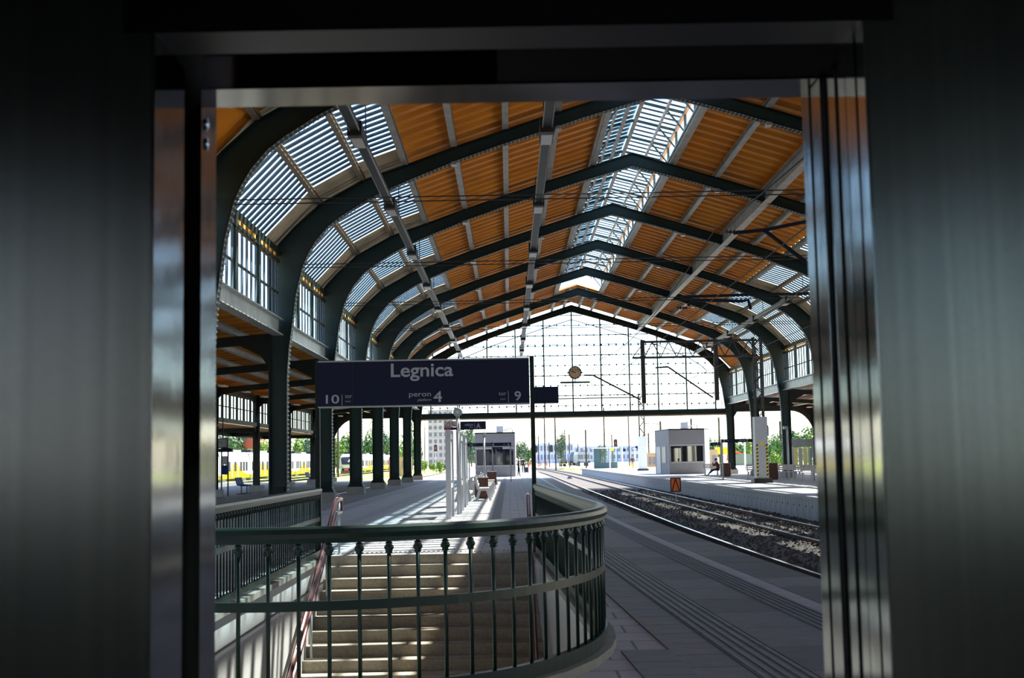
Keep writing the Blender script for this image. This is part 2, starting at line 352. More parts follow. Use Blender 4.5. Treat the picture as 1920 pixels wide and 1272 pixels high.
for sgn in (-1,1):
    MB().box(sgn*12.66-.42,sgn*12.66+.42,-.42,.42,-.02,.36).build('plinth','concrete',arch)
    fl = MB(); fl.lathe([(.40,.36),(.36,.45),(.24,.62),(.20,.8)],4); fl.xf(Matrix.Translation((sgn*12.66,0,0)) @ Matrix.Scale(1.35,4,V((1,0,0))) @ Matrix.Rotation(PI/4,4,'Z')); fl.build('foot','green_column',arch)
for dz in (0,.11):
    MB().tube([(-11.9,0,7.86+dz),(11.9,0,7.86+dz)],.016,6).build('tie_rod','cable',arch)
# gusset plates with bolts hanging under the arch at the purlin seats
for u in (-6.9,-3.45,3.45,6.9):
    MB().box(u-.09,u+.09,-.17,.17,interp(sorted(P_IN),abs(u))-.10,interp(sorted(P_IN),abs(u))+.02).build('gusset','rivet_steel',arch)
arches = {-1: arch}
for k in list(range(KB,-1))+[0,1,2,3,4,5,6,7]:
    arches[k] = dup(arch, (XC,AY(k),0))
strip3(offs(fout,.051), offs(fout,.16), -.05, .05).build('fascia','green_column',arches[7])
arches[7]['label'] = 'green steel end arch carrying the tall glass end wall'

# roof deck ------------------------------------------------------------------
roof = struct('ceiling_hall', 'orange corrugated hall roof with skylights and steel purlins', (XC,0,0))
UP = [1.6,3.45,5.2,6.9,8.5]                      # purlin lines
UH = [9.9,11.3,12.88]
NCOR = 12
def deck(u0, u1, s, ylen, ncor, m, dz=DECK, amp=.15, yoff=0):
    p = ylen/ncor; mb = MB(); vs_ = []; fs_ = []
    us = [u0,u1]
    prof = []
    for i in range(ncor):
        for fr,h in ((0,0),(.36,0),(.5,1),(.86,1)): prof.append((yoff+(i+fr)*p, h*amp))
    prof.append((yoff+ylen,0))
    for y,h in prof:
        for u in us: vs_.append((s*u,y,zo(u)+dz+h))
    for i in range(len(prof)-1): fs_.append((2*i,2*i+1,2*i+3,2*i+2))
    return mb.add(vs_, fs_).mesh('roof_panel', m)
strips = list(zip(UP,UP[1:]))
dm = {(s,i): deck(a-.02,b+.02,s,BAY,NCOR,'orange') for s in (-1,1) for i,(a,b) in enumerate(strips)}
dm_end = {(s,i): deck(a-.02,b+.02,s,BAY,NCOR,'orange') for s in (-1,1) for i,(a,b) in enumerate([(8.5,9.9),(9.9,11.3),(11.3,12.88)])}
dm_ridge = {s: deck(0,1.62,s,BAY,NCOR,'orange') for s in (-1,1)}
def pbeam(u, y0, y1, w, h, m, dz=0):
    return MB().ibeam((u,y0,zo(u)+h/2+dz),(u,y1,zo(u)+h/2+dz),w,h).mesh('purlin',m)
pm = {u: pbeam(u,0,BAY,.20,.22,'purlin') for a in UP for u in (a,-a)}
pm[5.2] = pbeam(5.4,0,BAY,.34,.62,'purlin',-.5)
pmh = {u: pbeam(u,0,BAY,.16,.18,'brown_purlin') for a in UH[:2] for u in (a,-a)}
# skylight slats : dark bars over glass, tan sheet at both ends of a bay
NS, S0, S1 = 14, 1.55, 8.85
slat_m = {}
for s in (-1,1):
    for i,(a,b) in enumerate(zip([8.5]+UH, UH)):
        m = MB(); d = V((s*(b-a),0,zo(b)-zo(a))); m.beam((s*a,0,zo(a)+DECK+.03),(s*b,0,zo(b)+DECK+.03),.25,.035); slat_m[s,i] = m.mesh('skylight_slat','slat')
glassm = {}
for s in (-1,1):
    for i,(a,b) in enumerate(zip([8.5]+UH, UH)):
        m = MB(); m.add([(s*a,S0,zo(a)+DECK+.08),(s*b,S0,zo(b)+DECK+.08),(s*b,S1,zo(b)+DECK+.08),(s*a,S1,zo(a)+DECK+.08)],[(0,1,2,3)]); glassm[s,i] = m.mesh('skylight_pane','glass_sky')
tan_a = {(s,i): deck(a,b,s,S0,4,'tan_sheet',amp=.06) for s in (-1,1) for i,(a,b) in enumerate(zip([8.5]+UH,UH))}
tan_b = {(s,i): deck(a,b,s,BAY-S1,4,'tan_sheet',amp=.06,yoff=S1) for s in (-1,1) for i,(a,b) in enumerate(zip([8.5]+UH,UH))}
PICK = {-1:(0,1,2,3), 1:(3,4,5)}                 # bays whose slats show large enough to stand alone
HIDE = MB()
for k in range(KB,7):
    y = AY(k); vis = k >= 0
    for s in (-1,1):
        for i in range(4): obj('roof_panel', dm[s,i], roof, (0,y,0))
        for i in range(3):
            if k == 6 or k < 0: obj('roof_panel', dm_end[s,i], roof, (0,y,0))
            else:
                obj('tan_panel', tan_a[s,i], roof, (0,y,0)); obj('tan_panel', tan_b[s,i], roof, (0,y,0)); obj('skylight_pane', glassm[s,i], roof, (0,y,0))
        if k == 6: obj('roof_panel', dm_ridge[s], roof, (0,y,0))
        for i in range(3):
            if k == 6 or k < 0: continue
            if k in PICK[s]:
                for j in range(NS): obj('skylight_slat', slat_m[s,i], roof, (0,y+S0+(j+.5)*(S1-S0)/NS,0))
            else:
                a, b = ([8.5]+UH)[i], UH[i]
                m = MB()
                for j in range(NS):
                    yy = y+S0+(j+.5)*(S1-S0)/NS; m.beam((s*a,yy,zo(a)+DECK+.03),(s*b,yy,zo(b)+DECK+.03),.25,.035)
                tag(m.build('skylight_slats','slat',roof), kind='stuff')
    for u in pm: obj('purlin', pm[u], roof, (0,y,0))
    for u in pmh: obj('skylight_purlin', pmh[u] if k < 6 else pmh[u], roof, (0,y,0))
    # eaves gutter beam over the side windows
for s in (-1,1):
    MB().beam((s*12.78,AY(KB),8.37),(s*12.78,AY(7),8.37),.40,.22).build('eaves_beam','green_column',roof)
for s in (-1,1):
    for u_ in (.62,):
        MB().ibeam((s*u_,AY(6),zo(u_)+.11),(s*u_,AY(7),zo(u_)+.11),.2,.22).build('purlin','purlin',roof)
# ridge lantern ---------------------------------------------------------------
LE, LH = 1.66, .80                                # half width and raise of the lantern
zl = lambda u: 13.95+DECK+LH-.27*abs(u)
lan = struct('ceiling_lantern', 'raised glazed ridge lantern with slats and steel ribs', (XC,0,0))
rib = MB()
for s in (-1,1):
    rib.beam((s*LE,0,zo(LE)+.1),(s*LE,0,zl(LE)),.10,.10,(0,1,0)); rib.beam((s*LE,0,zl(LE)),(0,0,zl(0)),.09,.11,(0,1,0)); rib.beam((s*LE,0,zo(LE)+.35),(s*(LE-.75),0,zl(LE-.75)),.06,.06,(0,1,0))
rib_m = rib.mesh('lantern_rib','lantern_green')
NL = 4
lsl = {s: MB().beam((s*(LE+.1),0,zl(LE+.1)+.10),(s*.06,0,zl(.06)+.10),.23 if s > 0 else .46,.012).mesh('lantern_slat','slat') for s in (-1,1)}
lgl = {s: MB().add([(s*(LE+.15),0,zl(LE+.15)+.14),(0,0,zl(0)+.14),(0,BAY,zl(0)+.14),(s*(LE+.15),BAY,zl(LE+.15)+.14)],[(0,1,2,3)]).mesh('lantern_pane','glass_sky' if s > 0 else 'glass_left') for s in (-1,1)}
for k in range(KB,6):
    y = AY(k)
    for q in range(NL): obj('lantern_rib', rib_m, lan, (0,y+(q+.5)*BAY/NL,0))
    for s in (-1,1):
        obj('lantern_pane', lgl[s], lan, (0,y,0))
        for q in range(NL):
            for j in range(4):
                yy = y+q*BAY/NL+(j+.5)*BAY/NL/4
                if k >= 1: obj('lantern_slat', lsl[s], lan, (0,yy,0))
        if k < 1:
            m = MB()
            for q in range(16):
                yy = y+(q+.5)*BAY/16; m.beam((s*(LE+.1),yy,zl(LE+.1)+.10),(s*.06,yy,zl(.06)+.10),.23,.012)
            tag(m.build('lantern_slats','slat',lan), kind='stuff')
ya, yb = AY(KB), AY(6)
for s in (-1,1):
    for u_,nm,w_ in ((.02 if s>0 else .5,'ridge_beam',.12),(.95,'lantern_purlin',.06)):
        MB().beam((s*u_,ya,zl(u_)-.08),(s*u_,yb,zl(u_)-.08),w_,.14).build(nm,'purlin',lan)
    MB().beam((s*LE,ya,zl(LE)),(s*LE,yb,zl(LE)),.12,.14).build('lantern_eaves','purlin',lan)
    MB().beam((s*(LE+.02),ya,zo(LE)+.22),(s*(LE+.02),yb,zo(LE)+.22),.24,.36).build('lantern_kerb','purlin',lan)

# clerestory windows ----------------------------------------------------------
WZ0, WZ1 = 6.18, 7.98
def clerestory(n, s, k):
    w = struct('window_%d' % n, None, (XC,AY(k),0))
    u = s*12.62
    return w
def clere_parts(s):
    u = s*12.62; ya, yb = .34, BAY-.34; L = yb-ya; P = {}
    P['girder'] = [(MB().ibeam((u,.2,5.90),(u,BAY-.2,5.90),.34,.52,.03,.03).mesh('girder','galvanised'),(0,0,0))]
    P['sill'] = [(MB().beam((u,ya,WZ0-.02),(u,yb,WZ0-.02),.26,.06).mesh('sill','galvanised'),(0,0,0))]
    P['head_beam'] = [(MB().box(u-.08,u+.08,ya,yb,WZ1,WZ1+.10).mesh('head_beam','green_column'),(0,0,0))]
    mm = MB().box(u-.06,u+.06,-.14,.14,WZ0,8.3).mesh('mullion','green'); P['mullion'] = [(mm,(0,ya+L*q/3,0)) for q in (1,2)]
    bm_ = MB().box(u-.012,u+.012,-.13,.13,WZ0,WZ1).mesh('glazing_bar','slat'); nb = 5
    P['glazing_bar'] = [(bm_,(0,ya+L*(q+(j+.5)/nb)/3,0)) for q in range(3) for j in range(nb)]
    P['transom'] = [(MB().box(u-.03,u+.03,ya,yb,6.98,7.04).mesh('transom','green_column'),(0,0,0))]
    pn = MB().box(u-.004,u+.004,0,L/3,WZ0,WZ1).mesh('pane','glass'); P['pane'] = [(pn,(0,ya+L*q/3,0)) for q in range(3)]
    am = MB()
    for q in range(3):
        for j in range(4): yy = ya+L*(q+(j+.7)/4.6)/3; am.box(u-s*.02-.012,u-s*.02+.012,yy-.13,yy+.13,8.11,8.24)
    P['amber_light'] = [(am.mesh('amber_light','amber'),(0,0,0))]
    return P
CP = {s: clere_parts(s) for s in (-1,1)}
wn = 1
for s in (-1,1):
    for k in range(-3,7):
        w = struct('window_%d' % wn, 'row of clerestory panes between green mullions above the steel girder', (XC,AY(k),0)); wn += 1
        for nm, lst in CP[s].items():
            for me, l in lst: obj(nm, me, w, l)

# unseen end wall, added behind the lift to keep the near railing dark
struct('wall_added_back','plain end wall added behind the lift to keep daylight out',data=MB().prism([(XC+u*1.7,z) for u,z in ((-13,-1),(13,-1),(13,6),(7.6,8.4),(0,14.6),(-7.6,8.4),(-13,6))],AY(KB)-.4,AY(KB),'y').mesh('wall_added_back','far_wall'))
# glazed end wall -------------------------------------------------------------
gy = AY(7)+.25
gw = struct('window_%d' % wn, 'tall glass end wall of the hall with thin mullions', (XC,gy,0)); wn += 1
GZ = 5.30
poly = [(u,z) for u,z in fin if z > GZ]; poly = [(-12.25,GZ)]+poly+[(12.25,GZ)]
MB().prism(poly,.03,.04,'y').build('pane','glass_gable',gw)
innz = sorted(P_IN); 
def zin(u):
    u = abs(u)
    t = sorted([(a,b) for a,b in P_IN if b > 5.1]); return interp(t,u)
for j in range(-5,6):
    u = j*2.31; MB().beam((u,0,GZ),(u,0,zin(u)+.1),.10,.12,(0,1,0)).build('mullion','green',gw)
for j in range(10):
    z = 5.75+j*.82
    um = max([a for a in [q*.05 for q in range(250)] if zin(a) > z] or [0])
    if um > .5: MB().beam((-um,0,z),(um,0,z),.05,.06 if j%2 else .04,(0,0,1)).build('transom','green_column',gw)
off = offs([(u,z) for u,z in fin if z > 8.4], .62)
gcv = MB(); gcv.tube([(u,0,z) for u,z in off],.035,5); gcv.build('curved_bar','green_column',gw)
# clip dots where the panes are fixed
cd = MB()
for j in range(10):
    z = 5.75+j*.82
    for q in range(-19,20):
        u = q*.6
        if zin(u) > z+.3: cd.box(u-.05,u+.05,-.06,.02,z-.06,z+.06)
tag(cd.build('pane_clips','green_column',gw), kind='stuff')
gb = MB(); gb.box(-12.7,12.7,-.2,.25,4.95,5.30); gb.build('girder','green',gw)
MB().box(-12.7,12.7,-.45,.35,4.86,4.95).build('walkway','iron_brown',gw)
MB().box(-12.7,12.7,-.25,.30,4.78,4.86).build('lower_flange','tan_sheet',gw)
gr = MB()
for q in range(-20,21): gr.box(q*.6-.015,q*.6+.015,-.36,-.33,5.30,5.85)
for z in (5.58,5.85): gr.box(-12.4,12.4,-.36,-.33,z-.015,z+.015)
gr.build('guard_rail','green_column',gw)

# station clock on the end wall -----------------------------------------------
cp = PY(1078,699,gy-.5)
ck = thing('station_clock','round station clock with tan face on the glass end wall','clock',tuple(cp))
m = MB(); m.lathe([(.44,-.12),(.53,-.12),(.53,.12),(.44,.12)],40); m.xf(Matrix.Rotation(PI/2,4,'X')); m.build('case','green_column',ck)
m = MB(); m.lathe([(.001,-.128),(.46,-.128),(.46,.128),(.001,.128)],40); m.xf(Matrix.Rotation(PI/2,4,'X')); fc = m.build('face','clock_face',ck)
for h in range(12):
    a = h*PI/6; MB().beam((math.sin(a)*.37,-.131,math.cos(a)*.37),(math.sin(a)*.44,-.131,math.cos(a)*.44),.035,.006,(0,1,0)).build('hour_mark','black',fc)
for nm,a,l,w_ in (('hour_hand',-1.36,.27,.05),('minute_hand',-1.15,.38,.035)):
    MB().beam((-math.sin(a)*.08,-.136,-math.cos(a)*.08),(math.sin(a)*l,-.136,math.cos(a)*l),w_,.006,(0,1,0)).build(nm,'black',ck)
for s in (-1,1): MB().box(s*.53-.1*(s<0),s*.53+.1*(s>0),-.06,.06,-.06,.06).build('ear','iron_brown',ck)
MB().box(-1.2,1.2,-.06,.5,-.84,-.72).build('bracket_beam','green_column',ck); MB().box(-.03,.03,-.03,.03,-.74,-.5).build('stem','green_column',ck)

# lighting trunks under the roof ----------------------------------------------
def trunk(label, x, z, ya, yb, step):
    t = thing('lighting_trunk', label, 'ceiling light', (x,ya,z), 0, 'lighting trunks under the hall roof')
    L = yb-ya; MB().box(-.11,.11,0,L,0,.20).build('trunk_rail','lamp_case',t)
    for sx in (-1,1): MB().box(sx*.118-.010,sx*.118+.010,0,L,-.01,.05).build('rail_lip','purlin',t)
    bxm = MB().box(-.17,.17,0,1.1,-.10,.22).mesh('lamp','lamp_case'); ln = MB().box(-.14,.14,.05,1.05,-.115,-.10).mesh('lens','lamp_lens'); cb = MB().box(-.18,.18,-.30,-.02,-.12,.26).mesh('cap','black')
    y = .9
    while y < L-2:
        l = obj('lamp', bxm, t, (0,y,0)); obj('lens', ln, l); obj('cap', cb, l); y += step
    hg = MB().box(-.015,.015,-.015,.015,.2,1.6).mesh('hanger','cable'); y = 1
    while y < L: obj('hanger', hg, t, (0,y,0)); y += BAY
trunk('long green lighting trunk with lamps hanging over the left skylight', -3.7, 9.75, 12, 103, 9.3)
trunk('long green lighting trunk with lamps hanging beside the ridge lantern', 1.1, 9.75, 12, 103, 9.3)
trunk('long grey lighting trunk with lamps hanging in front of the right skylight', 15.2, 9.75, 12, 103, 9.3)
# ------------------------------------------------------------------ side aisles, platforms, tracks, stairs
g = lambda y: .055*(max(0,45-max(y,4)))**2/90           # the platform edge bends gently near the lift
OUT_U = 19.5                                     # outer column row
def aisle(s, side):
    r = struct('ceiling_aisle_%s' % side, 'low orange aisle roof carried by dark green beams', (XC,0,0))
    zi, zo_ = 5.95, 5.45
    za = lambda u: zi+(zo_-zi)*(u-12.9)/(OUT_U-12.9)
    pan = []
    for a,b in ((12.9,15.1),(15.1,17.3),(17.3,OUT_U+.1)):
        prof = []; p = BAY/10
        for i in range(10):
            for fr,h in ((0,0),(.36,0),(.5,1),(.86,1)): prof.append(((i+fr)*p,h*.08))
        prof.append((BAY,0)); m = MB(); vs_ = []
        for y,h in prof: vs_ += [(s*a,y,za(a)+h),(s*b,y,za(b)+h)]
        m.add(vs_, [(2*i,2*i+1,2*i+3,2*i+2) for i in range(len(prof)-1)]); pan.append(m.mesh('roof_panel','orange'))
    pu = [MB().ibeam((s*u,0,za(u)-.11),(s*u,BAY,za(u)-.11),.18,.2).mesh('purlin','galvanised') for u in (14.0,15.2,16.5,17.8)]
    tb = MB().prism([(s*12.95,za(12.95)-.22),(s*OUT_U,za(OUT_U)-.22),(s*OUT_U,4.55),(s*(OUT_U-.35),4.9),(s*(OUT_U-1.2),5.05),(s*13.9,5.35),(s*13.2,5.0),(s*12.95,4.6)],-.10,.10,'y').mesh('cross_beam','green_column')
    for k in range(-6,7):
        for me in pan: obj('roof_panel', me, r, (0,AY(k),0))
        for me in pu: obj('purlin', me, r, (0,AY(k),0))
    for k in range(-6,8): obj('cross_beam', tb, r, (0,AY(k),0))
    # small strip lights under the aisle roof
    lt = MB().box(-.14,.14,-.5,.5,-.06,0).mesh('strip_light','lamp_lens')
    for k in range(0,7):
        for q in (2.6,7.8): obj('strip_light', lt, r, (s*(OUT_U-1.0),AY(k)+q,za(OUT_U-1.0)-.32))
    # outer canopy beyond the window band
    c = struct('ceiling_canopy_%s' % side, 'low outer canopy with orange underside', (XC,0,0))
    cpn = MB().box(s*OUT_U if s>0 else s*(OUT_U+3.6), s*(OUT_U+3.6) if s>0 else s*OUT_U, 0, BAY, 3.56, 3.62).mesh('roof_panel','orange')
    cbm = MB().box(min(s*OUT_U,s*(OUT_U+3.6)),max(s*OUT_U,s*(OUT_U+3.6)),-.07,.07,3.32,3.56).mesh('cross_beam','green_column')
    for k in range(-6,7): obj('roof_panel', cpn, c, (0,AY(k),0)); obj('cross_beam', cbm, c, (0,AY(k),0))
    MB().beam((s*(OUT_U+3.6),AY(-6),3.46),(s*(OUT_U+3.6),AY(7),3.46),.12,.26).build('edge_beam','green_column',c)
    # outer columns
    col = None
    for k in range(-1,8):
        if col is None:
            col = thing('aisle_column','slender dark green aisle column on a concrete plinth','column',(XC+s*OUT_U,AY(k),0),0,'outer columns of the %s aisle' % side)
            m = MB(); m.ibeam((0,0,.30),(0,0,5.4),.34,.34,.03,.03,(0,1,0)); m.build('shaft','green_column',col)
            m = MB(); m.box(-.19,.19,-.19,.19,3.42,3.50); m.build('collar','green_column',col)
            MB().box(-.38,.38,-.38,.38,-.1,.34).build('plinth','concrete',col)
            br = [(0,3.2)]+[(.55-.55*math.cos(t*PI/12),3.2-.55+.55*math.sin(t*PI/12)+.0) for t in range(0,7)]
            m = MB()
            for sy in (-1,1):
                pts = [(0,2.75)]+[(.6*(1-math.cos(t*PI/12)),2.75+.72*math.sin(t*PI/12)) for t in range(7)]+[(0,3.47)]
                m.prism([(sy*(.17+a),b) for a,b in pts],-.04,.04,'x')
            m.build('bracket','green_column',col)
        else: dup(col,(XC+s*OUT_U,AY(k),0))
    global wn
    # window band with arched corners between the outer columns
    q = MB(); rr = 1.15
    for sy,yc in ((1,.17),(-1,BAY-.17)):
        pts = [(yc,3.85)]+[(yc+sy*rr*(1-math.cos(t*PI/16)),3.85+1.2*math.sin(t*PI/16)) for t in range(9)]+[(yc,5.45)]
        q.prism(pts,s*OUT_U-.04,s*OUT_U+.04,'x')
    sp = q.mesh('arched_corner','green_column')
    hb = MB().box(s*OUT_U-.05,s*OUT_U+.05,.1,BAY-.1,5.05,5.45).mesh('head_beam','green_column'); sb = MB().box(s*OUT_U-.1,s*OUT_U+.1,.1,BAY-.1,3.64,3.85).mesh('sill_beam','green_column')
    mu = MB().box(s*OUT_U-.05,s*OUT_U+.05,-.09,.09,3.85,5.1).mesh('mullion','green_column'); th = MB().box(s*OUT_U-.03,s*OUT_U+.03,-.035,.035,3.85,5.1).mesh('glazing_bar','green_column')
    tr = MB().box(s*OUT_U-.03,s*OUT_U+.03,.1,BAY-.1,4.42,4.47).mesh('transom','green_column'); gl = MB().box(s*OUT_U-.004,s*OUT_U+.004,.1,BAY-.1,3.85,5.1).mesh('pane','glass')
    for k in range(0,7):
        w = struct('window_%d' % wn, 'low band of panes with rounded corners above the outer aisle columns', (XC,AY(k),0)); wn += 1
        for nm,me in (('arched_corner',sp),('head_beam',hb),('sill_beam',sb),('transom',tr),('pane',gl)): obj(nm,me,w)
        for j in range(1,6): obj('mullion', mu, w, (0,j*BAY/6,0))
        for j in range(12):
            if j%2 == 0: obj('glazing_bar', th, w, (0,(j+1)*BAY/12,0))
    # end wall of the aisle with its big rounded corner
    e = struct('wall_aisle_end_%s' % side, 'dark end frame of the aisle with a large rounded corner', (XC,AY(7),0))
    R_ = 1.9; pts = [(s*(OUT_U+.2),1.6),(s*OUT_U,1.6)]+[(s*(OUT_U-R_*(1-math.cos(t*PI/20))),2.55+2.45*math.sin(t*PI/20)) for t in range(11)]+[(s*12.9,5.0),(s*12.9,5.9),(s*(OUT_U+.2),5.9)]
    MB().prism(pts,.05,.20,'y').build('end_frame','green_column',e)
aisle(-1,'left'); aisle(1,'right')

# ground ----------------------------------------------------------------------
gr0 = struct('ground', 'dusty railway ground beyond the hall'); m = MB(); m.add([(-700,95,-.95),(700,95,-.95),(700,1500,-.95),(-700,1500,-.95)],[(0,1,2,3)]); m.add([(-700,-40,-.95),(-30,-40,-.95),(-30,95,-.95),(-700,95,-.95)],[(0,1,2,3)]); m.add([(34,-40,-.95),(700,-40,-.95),(700,95,-.95),(34,95,-.95)],[(0,1,2,3)])
gr0.data = None; bpy.data.objects.remove(gr0); gr0 = struct('ground','dusty railway ground beyond the hall',data=m.mesh('ground','ground'))
m = MB()
for x0,x1,y0,y1 in ((-120,-21.5,110,420),(-21,-11.2,109,330),(26,140,120,420),(11.5,14.5,150,330)): m.add([(x0,y0,-.90),(x1,y0,-.90),(x1,y1,-.90),(x0,y1,-.90)],[(0,1,2,3)])
struct('ground_grass','yellow-green grass strips beside the tracks',data=m.mesh('ground_grass','grass'))
def ysamp(a,b,n): return [a+(b-a)*i/n for i in range(n+1)]
def ribbon(name, xa, xb, z, ys, m, label=None, z1=None):
    mb = MB(); vs_ = []
    for y in ys: vs_ += [(xa(y),y,z),(xb(y),y,z if z1 is None else z1)]
    mb.add(vs_, [(2*i,2*i+1,2*i+3,2*i+2) for i in range(len(ys)-1)])
    return struct(name,label,data=mb.mesh(name,m))
YS = ysamp(-50,50,50)+ysamp(60,330,18)
EDGE = lambda y: 3.27+g(y)
ribbon('ground_track_bed', lambda y:EDGE(y)-.3, lambda y:11.1, -.90, YS, 'ballast', 'brown ballast bed under the two tracks')
ribbon('ground_track_bed_left', lambda y:-11.0, lambda y:-7.6, -.52, YS, 'ballast', 'dark ballast bed between the left platforms')
# loose ballast stones on the bed (nobody could count them)
rs = random.Random(3); m = MB()
for i in range(9000):
    y = 20+ (rs.random()**1.6)*75; x = EDGE(y)+.4+rs.random()*(10.9-EDGE(y)-.4); r = .03+.035*rs.random(); a = rs.random()*PI; c, s_ = math.cos(a)*r, math.sin(a)*r; z = -.90+.035*rs.random()
    if abs(x-4.9-g(y)) < .85 and rs.random() < .3: continue
    m.add([(x+c,y+s_,z),(x-s_,y+c,z),(x-c,y-s_,z),(x+s_,y-c,z),(x+.3*r,y,z+r*1.1)],[(0,1,4),(1,2,4),(2,3,4),(3,0,4)])
tag(m.build('ballast_stones','ballast_stone',bpy.data.objects['ground_track_bed']),kind='stuff')

# tracks ------------------------------------------------------------------------
def track(label, xs, z, y0, y1, bend, far=None, tops=('rail_worn','rail_worn')):
    t = thing('railway_track', label, 'track', (0,0,0))
    ys = ysamp(y0,50,30)+ysamp(58,y1,24)
    for x in xs:
        X = lambda y: x+bend*g(y)+(far(y) if far else 0)
        r = MB(); r.cur = 0; pts = [(X(y),y,z) for y in ys]
        r.sweep(pts,[(-.06,-.16),(.06,-.16),(.06,-.14),(.012,-.12),(.012,-.045),(.035,-.035),(.035,-.004),(-.035,-.004),(-.035,-.035),(-.012,-.045),(-.012,-.12),(-.06,-.14)]); ro = r.build('rail','rail_side',t)
        h = MB(); h.sweep(pts,[(-.034,-.006),(.034,-.006),(.026,.002),(-.026,.002)]); h.build('rail_head',tops[xs.index(x)],ro)
        cl = MB(); y = max(y0,20)
        while y < 75: cl.box(X(y)-.16,X(y)+.16,y-.07,y+.07,z-.16,z-.09); y += .62
        tag(cl.build('rail_clips','rail_side',ro),kind='stuff')
    xm = sum(xs)/2; sl_ = MB().prism([(-1.28,-.22),(1.28,-.22),(1.28,-.165),(1.22,-.15),(-1.22,-.15),(-1.28,-.165)],-.12,.12,'y').mesh('sleeper','sleeper')
    y = max(y0,22); n = 0
    while y < 110:
        obj('sleeper', sl_, t, (xm+bend*g(y)+(far(y) if far else 0),y,z)); y += .62; n += 1
        if n >= 140: break
    return t
farc = lambda y: -((max(0,y-170))/60.0)**2*.55
track('track beside the near platform with one bright worn rail', (4.15,5.65), -.76, -10, 330, 1, farc, ('rail_top','rail_top'))
track('second track beside the panelled platform wall', (8.10,9.72), -.76, -10, 330, 1, farc)
track('dark track behind the left column row', (-8.75,-10.25), -.33, -10, 330, 0)
track('sidings track under the parked yellow train', (-33.2,-34.7), -.76, 120, 400, 0)
track('sidings track under the approaching train', (-28.6,-30.1), -.76, 200, 420, 0)

# platforms ---------------------------------------------------------------------
RAILP = [(-3.05,20.6),(-3.05,11.4),(-3.03,10.7),(-2.92,9.9),(-2.74,9.15),(-2.47,8.6),(-2.13,8.27),(-1.72,8.14),(-1.27,8.14),(-.81,8.23),(-.36,8.42),(0.0,8.73),(.29,9.16),(.53,9.70),(.68,10.25),(.76,10.80),(.785,11.4),(.42,20.6)]
def hole(y):
    """left and right wall of the stair well at depth y"""
    if y < 8.13 or y > 21.55: return None
    L_ = [p for p in RAILP if p[0] < -1.5]; R_ = [p for p in RAILP if p[0] > -1.5]
    return interp(sorted([(b,a) for a,b in L_]), y), interp(sorted([(b,a) for a,b in R_]), y)
m = MB(); LXE = -7.95
yl = ysamp(-50,8.13,16); yh = ysamp(8.14,11.4,28)+ysamp(12,21.55,8); yf = ysamp(21.56,60,14)+ysamp(70,260,14)
def quadstrip(ys, fa, fb):
    vs_ = []
    for y in ys: vs_ += [(fa(y),y,0),(fb(y),y,0)]
    m.add(vs_, [(2*i,2*i+1,2*i+3,2*i+2) for i in range(len(ys)-1)])
quadstrip(yl, lambda y:LXE, EDGE); quadstrip(yf, lambda y:LXE, EDGE)
quadstrip(yh, lambda y:LXE, lambda y:hole(y)[0]); quadstrip(yh, lambda y:hole(y)[1], EDGE)
allY = yl+yh+yf; vs_ = []
for y in allY: vs_ += [(EDGE(y),y,0),(EDGE(y)-.12,y,-.95)]
m.add(vs_, [(2*i,2*i+1,2*i+3,2*i+2) for i in range(len(allY)-1)])
vs_ = []
for y in allY: vs_ += [(LXE,y,0),(LXE,y,-.95)]
m.add(vs_, [(2*i,2*i+1,2*i+3,2*i+2) for i in range(len(allY)-1)])
m.add([(LXE,260,0),(EDGE(260),260,0),(EDGE(260),260,-.95),(LXE,260,-.95)],[(0,1,2,3)])
plat = struct('floor_platform','paved island platform with the stairs down to the subway',data=m.mesh('floor_platform','paving'))
# separately laid slabs on the near right-hand side : edge, white line, grooved, plain, ridged tactile slabs and pavers
def slabm(w, l, m_, ridges=0, rw=.02, rh=.008, name='paving_slab'):
    mb = MB(); e = .006; mb.box(-w/2+e,w/2-e,-l/2+e,l/2-e,-.004,.012)
    for i in range(ridges):
        x = -w/2+(i+.5)*w/ridges; mb.box(x-rw,x+rw,-l/2+e,l/2-e,.011,.012+rh)
    return mb.mesh(name,m_)
SL = 1.16
kinds = [('edge_slab',2.55,3.27,['slab_edge','slab_edge','slab_dark'],0),('line_slab',2.35,2.55,['slab_white'],0),('grooved_slab',2.0,2.35,['slab_grey'],5),('paving_slab',1.32,2.0,['slab_grey','slab_grey','slab_dark','slab_grey'],0),('tactile_slab',.91,1.32,['slab_ridge'],5)]
rs = random.Random(11)
for nm,a,b,ms,rd in kinds:
    meshes = [slabm(b-a,SL,q,rd,.018,.010,nm) for q in ms]
    for i in range(26):
        y = 5.2+i*SL; gx = g(y); sl_ = math.atan2(g(y+.5)-g(y-.5),1)
        o = obj(nm, meshes[rs.randrange(len(meshes))], plat, ((a+b)/2+gx,y,0)); o.rotation_euler = (rs.uniform(-.001,.001),0,-sl_)
pv = [slabm(.40,.60,q,name='paver') for q in ('slab_grey','slab_grey','slab_edge')]
for i in range(40):
    y = 5.0+i*.6; sl_ = math.atan2(g(y+.5)-g(y-.5),1)
    for j in range(4):
        x = .91-.2-.4*j+g(y); h = hole(y)
        if h and x-.2 < h[1]+.28: continue
        if not h and j > 2: continue
        o = obj('paver', pv[rs.randrange(3)], plat, (x,y+(.3 if j%2 else 0),0)); o.rotation_euler = (0,0,-sl_)
